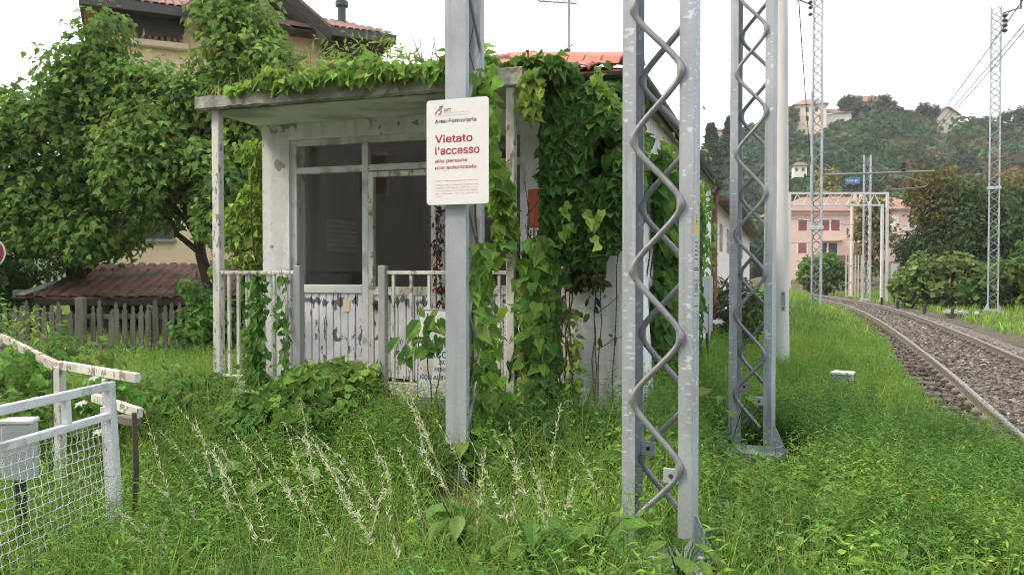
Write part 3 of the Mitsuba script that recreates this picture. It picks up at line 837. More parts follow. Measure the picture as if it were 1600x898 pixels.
# warning strip on the right web of the near pole
strip_m = lambda y0, y1, z0, z1, e=.0012: xf(box(.189, .189 + e, y0, y1, z0 - .12, z1 - .12), M1)
wl = part(lp1, 'warning_label', strip_m(.012, .15, 1.44, 1.98), 'label_grey', label='grey warning strip with a yellow triangle')
tri = np.array([(.03, 1.845), (.135, 1.845), (.0825, 1.975)])
part(wl, 'triangle', xf((np.array([[.1904, y, z - .12] for y, z in tri]), np.array([[0, 1, 2]])), M1), 'warning_yellow')
bolt = [(.088, 1.955), (.072, 1.905), (.085, 1.905), (.078, 1.86), (.098, 1.918), (.084, 1.918), (.094, 1.95)]
bv = np.array([[.1908, y, z - .12] for y, z in bolt])
part(wl, 'bolt_mark', xf((np.vstack([bv.mean(0), bv]), np.array([[0, 1 + i, 1 + (i + 1) % 7] for i in range(7)])), M1), 'ink_dark')
marks = [strip_m(.05, .11, 1.80 - .022 * i, 1.806 - .022 * i, .0018) for i in range(5)] + [strip_m(.03, .13, z, z + .005, .0018) for z in (1.665, 1.655, 1.60, 1.52, 1.465)] + [strip_m(.05, .06, 1.54, 1.585, .0018), strip_m(.075, .085, 1.535, 1.59, .0018), strip_m(.10, .11, 1.54, 1.585, .0018)]
part(wl, 'print_mark', join(*marks), 'ink_dark')

# far masts
mast3, M3 = lattice_pole('lattice_pole', 'slender far lattice mast left of the track with a cantilever arm on top and side', (1.20, 32.05, .3), -math.radians(10), .36, .16, 12.2, .62, 0, .05, tab=False, r=.018, zig_step=8)
part(mast3, 'sleeve', xf(join(cbox(-.225, -.165, -.02, .18, 4, 8.05, .005), cbox(.165, .20, -.02, .18, 0, 8.05, .005)), M3), 'galvanised')
for z in (4.9, 5.55, 6.2):
    part(mast3, 'side_insulator', xf(join(rod((-.22, .08, z), (-.42, .08, z), .03), rod((-.42, .08, z - .08), (-.42, .08, z + .1), .04)), M3), 'dark_metal')
part(mast3, 'clamp', xf(cbox(-.25, .25, -.04, .2, 2.9, 3.05, .01), M3), 'galvanised')
tb = part(mast3, 'top_bracket', xf(join(rod((-.15, .08, 11.2), (-.75, .08, 11.55), .025), rod((-.75, .08, 11.55), (-.75, .08, 11.35), .02), rod((-.2, .08, 11.5), (-.75, .08, 11.55), .02)), M3), 'dark_metal')
for z in (10.9, 11.15, 11.35):
    part(tb, 'insulator_disc', xf(tube([(-.27, .08, z - .06), (-.27, .08, z), (-.27, .08, z + .06)], [.03, .09, .05], 8), M3), 'dark_metal')
ca_ = part(mast3, 'cantilever_arm', join(rod((1.36, 32.05, 5.22), (5.35, 33.4, 5.36), .042, 8), rod((1.3, 32.0, 6.7), (3.4, 32.75, 5.30), .015)), 'arm_metal', label='grey green horizontal cantilever arm')
part(ca_, 'steady_arm', tube([(3.75, 32.85, 5.2), (4.2, 33.0, 5.18), (4.95, 33.25, 4.95), (5.10, 33.3, 4.85), (4.95, 33.25, 4.77), (3.85, 32.9, 4.68)], .026, 6), 'arm_metal')
part(ca_, 'insulator', tube([(4.25, 33.03, z + .26) for z in (5.1, 5.15, 5.2, 5.28, 5.32, 5.4, 5.44, 5.52, 5.7)], [.05, .10, .06, .11, .06, .10, .05, .04, .02], 8), 'dark_metal')
mastR, MR = lattice_pole('lattice_pole', 'slender lattice mast on the right side of the track in front of the bushes', (8.2, 37.5, .1), -math.radians(8), .40, .18, 12.3, .6, 0, .05, tab=False, r=.018, zig_step=8)
tr_ = part(mastR, 'top_bracket', xf(join(rod((.15, .09, 12.0), (.85, .09, 12.15), .025), rod((.85, .09, 12.1), (.85, .09, 12.75), .035), rod((.2, .09, 11.7), (.5, .09, 12.1), .02)), MR), 'dark_metal')
for z in (11.3, 11.5, 11.7, 11.9):
    part(tr_, 'insulator_disc', xf(tube([(.30, .09, z - .08), (.30, .09, z), (.30, .09, z + .08)], [.04, .12, .06], 8), MR), 'dark_metal')
part(mastR, 'clamp', xf(cbox(-.25, .25, -.04, .22, 4.9, 5.02, .01), MR), 'galvanised')
mast4, M4 = lattice_pole('lattice_pole', 'far twin upright lattice mast standing beyond the white gantry', (4.80, 52.6, 0), -math.radians(10), .46, .2, 8.6, .9, 0, .10, tab=False, r=.022, zig_step=6)

# white round pole
wp = thing('round_pole', 'tall smooth white concrete pole behind the second lattice pole', 'pole')
part(wp, 'shaft', tube([(.0, 13.7, .05), (-.02, 13.7, 4), (-.05, 13.7, 9.5)], [.125, .105, .075], 24), 'pole_concrete', smooth=40)
pl_ = part(wp, 'name_plate', cbox(-.01, .055, 13.565, 13.575, 1.02, 1.33, .004), 'grey_steel')
part(pl_, 'screw', join(rod((.022, 13.556, 1.29), (.022, 13.566, 1.29), .014, 8), rod((.022, 13.556, 1.06), (.022, 13.566, 1.06), .014, 8)), 'dark_metal')

# ------------------------------------------------------------------ prohibition sign on the pole
ps = thing('prohibition_sign', 'white rectangular no access sign with bold red lettering fixed on the lattice pole', 'sign')
SO, SW, SH = np.array([-2.295, 5.035, 2.10]), .455, .705
sa = -math.radians(2)
SM = frame(SO, (math.cos(sa), math.sin(sa), 0), (0, 0, 1), (math.sin(sa), -math.cos(sa), 0))


def rrect(w, h, r, x=0, y=0):
    return shapely.box(x + r, y + r, x + w - r, y + h - r).buffer(r, quad_segs=5)


plate = trimesh.creation.extrude_polygon(rrect(SW, SH, .022), .004, engine='earcut')
part(ps, 'plate', xf(plate, SM), 'sign_white')
part(ps, 'bracket', join(cbox(-2.22, -1.98, 5.042, 5.066, 2.62, 2.66, .003), cbox(-2.22, -1.98, 5.042, 5.066, 2.22, 2.26, .003)), 'galvanised')
LT = lambda x, y, e=.0042: SM @ frame((x, y, e), (1, 0, 0), (0, 1, 0), (0, 0, 1))


def line(s, x, y, h, w, m, bold=True):
    part(ps, 'lettering', xf(text(s, h, w, bold, .0008), LT(x, y)), m)


line('Area Ferroviaria', .062, .548, .026, .305, 'ink_dark')
line('Vietato', .064, .417, .050, .275, 'ink_red')
line("l'accesso", .064, .337, .052, .325, 'ink_red')
line('alle persone', .064, .283, .024, .238, 'ink_red')
line('non autorizzate', .064, .238, .024, .306, 'ink_red')
part(ps, 'rule', xf(box(.064, .376, .157, .1605, 0, .0008), LT(0, 0)), 'ink_rose')
for i, s in enumerate(("I trasgressori saranno soggetti alla", "sanzione dell'importo da € 258,00 a €", "1.549,00 (art. 19.3 del DPR 753/80,", "art. 1 e 2 della L.561/93, L.689/81 e", "s.m.i.)")):
    line(s, .064, .128 - .0195 * i, .0085, .314 if i < 4 else .048, 'ink_rose', False)
line('RFI', .133, .622, .021, .050, 'ink_dark')
line('RETE FERROVIARIA ITALIANA', .133, .612, .006, .185, 'ink_bluegrey', False)
line('GRUPPO FERROVIE DELLO STATO ITALIANE', .062, .592, .0068, .256, 'ink_rose', False)


def flat(poly, holder, m, name):
    part(holder, name, xf(trimesh.creation.extrude_polygon(shapely.Polygon(poly), .0008, engine='earcut'), LT(0, 0)), m)


flat([(.066, .607), (.072, .607), (.088, .634), (.104, .634), (.112, .646), (.090, .646), (.079, .634), (.063, .612)], ps, 'ink_green', 'emblem')
flat([(.096, .652), (.117, .652), (.128, .664), (.103, .664), (.092, .656)], ps, 'ink_green', 'emblem')
flat([(.095, .630), (.101, .630), (.111, .644), (.122, .655), (.115, .655), (.104, .644)], ps, 'ink_dark', 'emblem')
flat([(.085, .605), (.103, .605), (.112, .616), (.117, .634), (.108, .634), (.104, .618), (.091, .611)], ps, 'ink_red', 'emblem')

# second sign standing on the porch
bs = thing('notice_board', 'white no access sign with blue border and blue lettering leaning against the porch railing', 'sign')
BM = frame((-2.77, 5.87, .63), (1, 0, 0), unit((0, .05, 1)), unit((0, -1, .05)))
part(bs, 'plate', xf(trimesh.creation.extrude_polygon(rrect(.50, .72, .04), .006, engine='earcut'), BM), 'sign_white_dull')
bd = rrect(.49, .71, .036, .005, .005).difference(rrect(.474, .694, .03, .013, .013))
part(bs, 'border', xf(trimesh.creation.extrude_polygon(bd, .0008, engine='earcut'), BM @ frame((0, 0, .0065), (1, 0, 0), (0, 1, 0), (0, 0, 1))), 'ink_blue')
for s, x, y, h, w, mm in (('VIETATO', .085, .42, .055, .34, 'ink_blue'), ("L'ACCESSO", .06, .335, .05, .38, 'ink_blue'), ('ALLE', .19, .285, .03, .12, 'ink_blue'), ('PERSONE', .155, .225, .032, .20, 'ink_blue'), ('NON AUTORIZZATE', .03, .16, .034, .44, 'ink_blue'),
                          ('I trasgressori saranno', .09, .115, .014, .3, 'ink_bluegrey'), ('puniti con l\'ammenda', .06, .088, .014, .36, 'ink_bluegrey'), ('a norma di legge', .10, .06, .014, .26, 'ink_bluegrey')):
    part(bs, 'lettering', xf(text(s, h, w, True, .0008), BM @ frame((x, y, .0065), (1, 0, 0), (0, 1, 0), (0, 0, 1))), mm)

# sign seen from behind on a stake
st = thing('stake_sign', 'grey back of a small sign board on a thin stake by the building side', 'sign')
part(st, 'board', xf(cbox(-.01, .01, -.35, .35, .60, 1.38, .003), rotz(math.radians(-6), (-.98, 11.5, .2))), 'grey_steel')
part(st, 'edge', xf(cbox(-.013, .016, -.37, -.352, .60, 1.38, .003), rotz(math.radians(-6), (-.98, 11.5, .2))), 'sign_white_dull')
part(st, 'stake', rod((-.98, 11.52, .2), (-.98, 11.52, 1.2), .02), 'dark_metal')

# ------------------------------------------------------------------ gate, barrier, meter box, road sign
gt = thing('mesh_gate', 'leaning light grey metal gate with crimped wire mesh at the lower left', 'gate')
GA = math.atan2(-.96, .27)                       # runs from the corner towards the left foreground
GM = frame((-3.59, 3.65, .02), (math.cos(GA), math.sin(GA), 0), unit((-math.sin(GA) * .0, math.cos(GA) * .0, 1)), unit((math.sin(GA), -math.cos(GA), 0)))
GM[:3, 1] = unit(np.array([-.065, .0, 1.0])); GM[:3, 0] = unit(GM[:3, 0] - GM[:3, 1] * (GM[:3, 0] @ GM[:3, 1])); GM[:3, 2] = np.cross(GM[:3, 0], GM[:3, 1])
GL = 1.95
gb = lambda x0, x1, y0, y1, w=.022: xf(cbox(x0, x1, y0, y1, -w, w, .004), GM)
part(gt, 'stile', gb(-.02, .045, .05, 1.0, .02), 'gate_paint')
part(gt, 'stile', xf(cbox(-.028, .02, .0, .86, .024, .06, .004), GM), 'gate_paint')
part(gt, 'top_rail', gb(.046, GL, .955, 1.0), 'gate_paint')
part(gt, 'middle_rail', gb(.046, GL, .79, .83), 'gate_paint')
part(gt, 'bottom_rail', gb(.046, GL, .06, .10), 'gate_paint')
for x in (.43, 1.0, 1.6):
    part(gt, 'strut', gb(x - .02, x + .02, .831, .954, .018), 'gate_paint')
wires = []
for x in np.arange(.09, GL, .052):
    yy_ = np.arange(.10, .792, .0125)
    wires.append(tube(np.stack([x + .0032 * np.sin(yy_ / .05 * 2 * np.pi), yy_, .002 + .004 * np.cos(yy_ / .05 * np.pi)], 1), .0023, 4, False))
part(gt, 'upright_wires', xf(join(*wires), GM), 'gate_paint', kind='stuff')
wires = []
for y in np.arange(.13, .79, .049):
    xx_ = np.arange(.045, GL, .026)
    wires.append(tube(np.stack([xx_, y + 0 * xx_ + .002 * np.sin(xx_ * 60), -.003 + .003 * np.cos(xx_ / .052 * np.pi)], 1), .0023, 4, False))
part(gt, 'cross_wires', xf(join(*wires), GM), 'gate_paint', kind='stuff')
part(gt, 'tie_wire', xf(tube([(.03, .62, .03), (-.03, .60, .07), (-.06, .5, .07), (-.05, .38, .06), (.02, .37, .03)], .004, 5), GM), 'vine_stem')

ba = thing('barrier_rail', 'weathered broken barrier of two flaking rails behind the mesh gate', 'barrier')
bp = [np.array([-7.06, 5.75, 1.0]), np.array([-4.76, 4.31, 1.0]), np.array([-3.72, 3.93, 1.0])]


def plank(a, b, h, w, c=.004):
    d = b - a; L = np.linalg.norm(d); d = d / L
    y = unit(np.cross([0, 0, 1], d)); z = np.cross(d, y)
    return xf(cbox(0, L, -w / 2, w / 2, -h / 2, h / 2, c), frame(a, d, y, z))


part(ba, 'rail', plank(bp[0] + [0, 0, .02], bp[1] + [0, 0, -.02], .07, .04), 'weathered_rail')
part(ba, 'rail', plank(bp[1], bp[2], .06, .035), 'flaking_white')
part(ba, 'rail', plank(bp[1] + [.35, -.05, -.20], bp[2] + [.06, -.05, -.20], .06, .035), 'flaking_white')
part(ba, 'post', cbox(-4.79, -4.73, 4.28, 4.34, .0, .99, .005), 'flaking_white')
part(ba, 'post', cbox(-4.86, -4.80, 4.33, 4.39, .0, .97, .005), 'green_metal')
part(ba, 'post', cbox(-4.12, -4.09, 4.04, 4.07, .805, .965, .004), 'flaking_white')
part(ba, 'post', cbox(-7.05, -6.97, 5.66, 5.74, .0, .97, .005), 'weathered_rail')
part(ba, 'end_stub', plank(np.array([-3.80, 3.86, .76]), np.array([-3.60, 3.80, .76]), .05, .05), 'fence_wood')
stp = thing('wooden_stake', 'dark vine wrapped stake just right of the gate corner', 'stake')
part(stp, 'stem', tube([(-3.62, 3.78, 0), (-3.60, 3.78, .5), (-3.61, 3.78, .82)], [.02, .018, .014], 6), 'bark')

mb = thing('meter_box', 'small grey utility box on a thin post behind the gate mesh', 'utility box')
part(mb, 'case', xf(cbox(-.075, .075, -.05, .05, .54, .84, .008), rotz(.5, (-3.86, 3.24, 0))), 'box_grey')
part(mb, 'lid', xf(cbox(-.08, .08, -.055, .055, .841, .865, .006), rotz(.5, (-3.86, 3.24, 0))), 'sign_white_dull')
part(mb, 'side_cover', xf(cbox(-.10, -.078, -.04, .04, .58, .86, .006), rotz(.5, (-3.86, 3.24, 0))), 'sign_white_dull')
part(mb, 'post', rod((-3.86, 3.24, .0), (-3.86, 3.24, .54), .028, 10), 'dark_metal')

rs = thing('round_road_sign', 'edge of a round red and white road sign at the far left', 'road sign')
RS = frame((-8.44, 6.7, 1.86), unit((math.cos(.6), math.sin(.6), 0)), (0, 0, 1), unit((math.sin(.6), -math.cos(.6), 0)))
part(rs, 'disc', xf(tube([(0, 0, -.01), (0, 0, .005)], .185, 40), RS), 'sign_white_dull')
part(rs, 'ring', xf(trimesh.creation.extrude_polygon(shapely.Point(0, 0).buffer(.17, quad_segs=12).difference(shapely.Point(0, 0).buffer(.0, quad_segs=12)), .0015, engine='earcut'), RS @ frame((0, 0, .0055), (1, 0, 0), (0, 1, 0), (0, 0, 1))), 'road_red')
part(rs, 'post', rod((-8.35, 6.74, 0), (-8.35, 6.74, 1.95), .03), 'grey_steel')

# ------------------------------------------------------------------ picket fence, shed
fe = thing('picket_fence', 'old dark wooden picket fence with pointed pickets across the overgrown lawn', 'fence')
f0, f1 = np.array([-12.2, 9.0, 0]), np.array([-8.1, 10.37, 0])
fd = unit(f1 - f0); fl = np.linalg.norm(f1 - f0); fn_ = np.array([fd[1], -fd[0], 0])
FM = frame(f0, fd, -fn_, (0, 0, 1))
np_ = int(fl / .123)
for i in range(np_):
    x = i * .123
    h = 1.14 + rng.normal(0, .018) + .03 * (i / np_)
    w = rng.uniform(.07, .085)
    if i == 17:
        m = cbox(x - .065, x + .065, -.06, .05, .1, h + .06, .01)
    else:
        m = prism([(x, .1), (x + w, .1), (x + w, h - .13), (x + w * .72, h - .09), (x + w * .86, h - .05), (x + w * .5, h), (x + w * .14, h - .05), (x + w * .28, h - .09), (x, h - .13)], -.012 + rng.normal(0, .004), .012)
    a = rng.normal(0, .02)
    m = xf(m, frame((x * (1 - math.cos(a)) + .3 * a, 0, 0), (math.cos(a), 0, -math.sin(a)), (0, 1, 0), (math.sin(a), 0, math.cos(a))))
    part(fe, 'picket', xf(m, FM), 'fence_wood')
for z in (.45, .92):
    part(fe, 'rail', xf(cbox(0, fl, .016, .05, z, z + .07, .005), FM), 'fence_wood')
for i in (1, 9, 25, 31):
    part(fe, 'post', xf(cbox(i * .123, i * .123 + .09, .052, .14, 0, 1.12, .006), FM), 'fence_wood')
sh = thing('tiled_shed', 'low open shed with a mossy dark red tiled roof behind the picket fence', 'shed')
s0, s1 = np.array([-13.2, 11.40, 1.17]), np.array([-7.6, 13.3, 1.17])
sdv = unit(s1 - s0); sl_ = np.linalg.norm(s1 - s0); sn = np.array([-sdv[1], sdv[0], 0])
up_s = unit(sn + np.array([0, 0, .33]))
part(sh, 'roof_deck', (np.array([s0, s1, s1 + up_s * 1.98, s0 + up_s * 1.98, s0 - [0, 0, .05], s1 - [0, 0, .05], s1 + up_s * 1.98 - [0, 0, .05], s0 + up_s * 1.98 - [0, 0, .05]]), np.array([[0, 1, 2], [0, 2, 3], [4, 6, 5], [4, 7, 6], [0, 5, 1], [0, 4, 5], [2, 6, 7], [2, 7, 3], [0, 3, 7], [0, 7, 4], [1, 6, 2], [1, 5, 6]])), 'old_tile')
st_d = mikit.ply(barrel(.215, .36, .045, 4), 'old_tile', 30)
tile_plane(sh, s0 + up_s * -.03, sdv, up_s, lambda s, t: True, int(sl_ / .215), 6, .215, .325, st_d, name='roof_tile', jit=.02)
part(sh, 'fascia', plank(s0 + [0, 0, -.09], s1 + [0, 0, -.09], .12, .04), 'dark_wood')
for x in np.linspace(.15, sl_ - .2, 6):
    p = s0 + sdv * x + sn * .1
    part(sh, 'post', cbox(p[0] - .06, p[0] + .06, p[1] - .06, p[1] + .06, -.2, 1.12, .01), 'dark_wood')
p = s0 + sn * 1.75
part(sh, 'back_wall', plank(p + [0, 0, -.8], p + sdv * sl_ + [0, 0, -.8], 1.6, .1), 'dark_wood')
part(sh, 'flue', rod(s0 + sdv * 3.0 + up_s * .1, s0 + sdv * 3.0 + up_s * .1 + [0, 0, .45], .012), 'dark_metal')
part(sh, 'gable_sheet', plank(s0 + sdv * -.28 + [0, 0, .05], s0 + sdv * -.02 + up_s * .9, .03, .2), 'sign_white_dull')
ho = thing('red_white_hoarding', 'small red and white board left of the shed roof', 'board')
hp = s0 + sdv * -.75 + sn * .6
part(ho, 'panel', plank(hp + [0, 0, .05], hp + sdv * .55 + [0, 0, .05], .16, .04), 'sign_white_dull')
part(ho, 'stripe', plank(hp + sdv * .05 + [0, 0, .03] - sn * .023, hp + sdv * .4 + [0, 0, .03] - sn * .023, .08, .01), 'road_red')
part(ho, 'post', rod(hp + sdv * .3 + [0, 0, -1.0], hp + sdv * .3, .03), 'dark_wood')

# ------------------------------------------------------------------ yellow house
yh = thing('yellow_house', 'tall ochre yellow house with wide dark eaves and a front gable behind the trees', 'house')
HA = unit(np.array([-11.7 + 18.07, 23.3 - 17.15, 0])); HN = np.array([HA[1], -HA[0], 0])
HM = frame((-18.07, 17.15, 0), HA, -HN, (0, 0, 1))          # x along the front, y into the house
hx_ = lambda m: xf(m, HM)
EH, EL, OV = 9.05, 8.85, .85
part(yh, 'wall', hx_(join(box(OV, EL - OV, OV, 9, -1, 8.95))), 'house_wall')
SLP = .42
rise = (OV + 3.6) * SLP


def slab(q, th=.10):
    q = np.array(q, float)
    v = np.vstack([q, q + [0, 0, th]])
    n = len(q)
    f = [[0, i + 1, i] for i in range(1, n - 1)] + [[n, n + i, n + i + 1] for i in range(1, n - 1)]
    for i in range(n):
        j = (i + 1) % n
        f += [[i, j, j + n], [i, j + n, i + n]]
    return v, np.array(f)


RD = 4.9
roof = part(yh, 'roof', hx_(join(slab([(0, 0, EH), (EL, 0, EH), (EL - RD * .9, RD, EH + RD * SLP), (RD * .9, RD, EH + RD * SLP)]),
                                slab([(EL, 0, EH), (EL, 9.8, EH), (EL - RD * .9, RD, EH + RD * SLP)]), slab([(0, 9.8, EH), (0, 0, EH), (RD * .9, RD, EH + RD * SLP)]),
                                slab([(EL, 9.8, EH), (0, 9.8, EH), (RD * .9, RD, EH + RD * SLP), (EL - RD * .9, RD, EH + RD * SLP)]))), 'house_tile')
G0, G1, GH = 2.55, 6.75, 1.55
gm_ = (G0 + G1) / 2
part(yh, 'gable_roof', hx_(join(slab([(G0, -.15, EH + .02), (gm_, -.15, EH + GH), (gm_, 3.6, EH + GH), (G0, 1.0, EH + .05)]), slab([(gm_, -.15, EH + GH), (G1, -.15, EH + .02), (G1, 1.0, EH + .05), (gm_, 3.6, EH + GH)]))), 'house_tile')
part(yh, 'gable_wall', hx_(prism([(G0 + .4, EH - .3), (G1 - .4, EH - .3), (gm_, EH + GH - .35)], OV - .02, OV + .1)), 'house_wall')
def bargeboard(a, b, y0, y1, h):
    return hx_(prism([(a[0], a[1]), (b[0], b[1]), (b[0], b[1] - h), (a[0], a[1] - h)] if a[0] < b[0] else [(b[0], b[1]), (a[0], a[1]), (a[0], a[1] - h), (b[0], b[1] - h)], y0, y1))
part(yh, 'bargeboard', bargeboard((G0 - .02, EH - .02), (gm_, EH + GH - .02), -.17, -.12, .34), 'dark_wood')
part(yh, 'bargeboard', bargeboard((gm_, EH + GH - .02), (G1 + .02, EH - .02), -.17, -.12, .34), 'dark_wood')
part(yh, 'gable_soffit', bargeboard((G0 + .1, EH - .26), (gm_, EH + GH - .30), -.11, OV - .03, .05), 'grey_soffit')
part(yh, 'gable_soffit', bargeboard((gm_, EH + GH - .30), (G1 - .1, EH - .26), -.11, OV - .03, .05), 'grey_soffit')
part(yh, 'fascia', hx_(join(cbox(-.02, G0, -.04, .0, EH - .16, EH + .10, .004), cbox(G1, EL + .02, -.04, .0, EH - .16, EH + .10, .004), cbox(EL - .02, EL + .02, .0, 9.8, EH - .16, EH + .10, .004), cbox(-.04, .0, .0, 9.8, EH - .16, EH + .1, .004))), 'gutter')
part(yh, 'eave_soffit', hx_(join(box(.02, EL - .02, .02, OV - .01, EH - .10, EH - .08), box(EL - OV + .01, EL - .02, OV, 9.7, EH - .10, EH - .08))), 'dark_wood')
for a, b in ((OV - .25, G0 + .1), (G1 - .1, EL - OV + .25)):
    part(yh, 'eave_panel', hx_(box(a, b, OV - .22, OV - .19, EH - .62, EH - .11)), 'dark_wood')
for xs in (np.arange(OV - .2, G0 + .1, .17), np.arange(G1 - .1, EL - OV + .2, .17)):
    part(yh, 'dentil_course', hx_(join(*[box(x, x + .09, OV - .24, OV - .02, EH - .74, EH - .63) for x in xs])), 'brick_dark')
for a, b in ((OV - .26, G0 + .2), (G1 - .2, EL - OV + .26)):
    part(yh, 'cornice_band', hx_(cbox(a, b, OV - .26, OV - .01, EH - .92, EH - .75, .01)), 'cream')
part(yh, 'wall_board', hx_(box(G1 - .1, EL - OV - .15, OV - .05, OV - .01, EH - 2.2, EH - .95)), 'grey_soffit')  # grey brown board on the wall below the cornice band
for x, z in ((1.3, 5.6), (3.9, 5.6), (6.5, 5.6), (1.3, 2.6), (3.9, 2.6)):
    wd = part(yh, 'window', hx_(box(x, x + 1.0, OV - .03, OV - .01, z, z + 1.5)), 'far_glass')
    part(wd, 'sill', hx_(cbox(x - .1, x + 1.1, OV - .14, OV - .031, z - .1, z - .01, .01)), 'grey_soffit')
part(yh, 'window_ledge', hx_(cbox(5.4, 6.4, OV - .15, OV - .01, 1.75, 1.87, .01)), 'grey_soffit')
hd = mikit.ply(barrel(.21, .40, .06, 4), 'house_tile', 30)
rup = unit(np.array([0, 1, SLP]))
for a, b in ((.9, G0 + .3), (G1 - .3, EL)):
    mm = HM[:3, :3]
    tile_plane(roof, HM[:3, 3] + mm @ np.array([a, -.03, EH + .10]), mm @ np.array([1., 0, 0]), mm @ rup, (lambda s, t, a=a: a + s < EL - t * .85 and a + s > t * .85), int((b - a) / .21), 5, .21, .34, hd)
fl_ = part(yh, 'chimney_pipe', hx_(tube([(7.45, 1.3, EH + .3), (7.45, 1.3, EH + 1.15)], .13, 12)), 'green_metal')
part(fl_, 'cowl', hx_(join(tube([(7.45, 1.3, EH + 1.15), (7.45, 1.3, EH + 1.2), (7.45, 1.3, EH + 1.34), (7.45, 1.3, EH + 1.36), (7.45, 1.3, EH + 1.5)], [.13, .21, .21, .17, .05], 12))), 'green_metal')

# ------------------------------------------------------------------ gantry
gy_ = thing('white_gantry', 'white steel portal gantry spanning the track in front of the pink building', 'gantry')
A_, B_ = np.array([.38, 46.5, 0]), np.array([5.40, 48.2, 0])
gd = unit(B_ - A_); GLn = np.linalg.norm(B_ - A_)
GMx = frame(A_, gd, (-gd[1], gd[0], 0), (0, 0, 1))
for x, zb_ in ((0, .3), (GLn - .25, .0), (GLn + .02, .0)):
    part(gy_, 'post', xf(cbox(x - .062, x + .062, -.08, .08, zb_, 5.95 if x < 1 or x > GLn else 5.3, .008), GMx), 'pole_concrete')
part(gy_, 'chord', xf(cbox(.09, GLn - .08, -.05, .05, 5.84, 5.95, .006), GMx), 'pole_concrete')
part(gy_, 'chord', xf(cbox(.09, GLn - .34, -.05, .05, 5.20, 5.30, .006), GMx), 'pole_concrete')
for i in range(8):
    x = .12 + i * .60
    part(gy_, 'brace', xf(join(rod((x, 0, 5.28), (x + .3, 0, 5.86), .03), rod((x + .3, 0, 5.86), (x + .6, 0, 5.28), .03)) if x + .6 < GLn - .3 else rod((x, 0, 5.28), (x + .3, 0, 5.86), .03), GMx), 'pole_concrete')
tp_ = thing('trackside_post', 'thin grey post with a cap just left of the white gantry', 'post')
part(tp_, 'shaft', rod((.02, 45.2, .3), (.02, 45.2, 7.4), .075, 10), 'pole_concrete')
part(tp_, 'cap', rod((.02, 45.2, 7.4), (.02, 45.2, 7.6), .11, 10), 'grey_steel')
sg = thing('station_sign', 'small blue station name sign hanging under the cantilever arm', 'sign')
part(sg, 'panel', cbox(2.22, 2.72, 32.50, 32.53, 4.90, 5.14, .005), 'station_blue')
part(sg, 'lettering', join(*[cbox(2.29 + .045 * i, 2.29 + .045 * i + rng.uniform(.015, .032), 32.492, 32.499, 4.98, 5.05, .001) for i in range(8)]), 'sign_white')
part(sg, 'hanger', join(rod((2.27, 32.515, 5.14), (2.27, 32.37, 5.25), .012), rod((2.67, 32.515, 5.14), (2.67, 32.5, 5.26), .012)), 'dark_metal')
rc = thing('relay_cabinet', 'pale upright slatted enclosure beside the far mast', 'enclosure')
for i in range(9):
    part(rc, 'slat', cbox(3.95 + i * .19, 3.95 + i * .19 + .08, 57.0 + i * .06, 57.06 + i * .06, .0, 2.7 - (.3 if i > 6 else 0), .01), 'pale_grey')
part(rc, 'rail', plank(np.array([3.9, 57.1, .9]), np.array([5.7, 57.65, .9]), .08, .04), 'pale_grey')
part(rc, 'rail', plank(np.array([3.9, 57.1, 2.0]), np.array([5.7, 57.65, 2.0]), .08, .04), 'pale_grey')
for i, (x, y, h) in enumerate(((4.40, 58.2, 6.0), (5.55, 58.6, 6.3))):
    solo('wood_pole', tube([(x, y, 0), (x, y, h)], [.12, .10], 10), 'pale_pink', ('slim pale pole at the left end of the slatted enclosure', 'thicker pale pole at the right end of the slatted enclosure')[i], 'pole')
eb = thing('equipment_box', 'small grey equipment box fixed beside the right leg of the white gantry', 'equipment box')
part(eb, 'case', cbox(5.62, 5.88, 47.6, 47.85, 1.25, 2.05, .01), 'box_grey')
part(eb, 'stand', rod((5.75, 47.72, .0), (5.75, 47.72, 1.25), .05), 'dark_metal')

# cable box, markers, stones beside the track
cb = thing('cable_box', 'small white trackside box in the grass', 'trackside box')
part(cb, 'case', xf(cbox(-.12, .12, -.10, .10, .0, .26, .01), rotz(-.3, (.80, 11.9, -.02))), 'box_grey')
part(cb, 'lid', xf(cbox(-.14, .14, -.12, .12, .262, .30, .008), rotz(-.3, (.80, 11.9, -.02))), 'sign_white')
for i, (x, y) in enumerate(((4.95, 46.0), (5.15, 41.5), (5.6, 37.0), (6.0, 33.5))):
    p = thing('marker_stub', ('farthest dark stub beside the right rail, at the gantry foot', 'second farthest dark stub beside the right rail', 'second nearest dark stub on the earth path', 'nearest dark stub on the earth path')[i], 'marker')
    part(p, 'stub', xf(cbox(-.065, .065, -.05, .05, -.1, .30, .02), rotz(.4 * i, (x, y, 0))), 'dark_metal')
for i in range(9):
    x, y = 6.1 + rng.random() * 1.1, 34.2 + rng.random() * 1.5
    m = trimesh.creation.icosphere(1, 1.0)
    v = np.array(m.vertices) * rng.uniform(.7, 1.15, (len(m.vertices), 1)) * np.array([.22, .17, .12]) * rng.uniform(.6, 1.2)
    solo('rubble_stone', (v + [x, y, .05], m.faces), 'concrete', 'loose rubble stone on the earth path near the right mast', 'stone', group='rubble stones by the right mast')

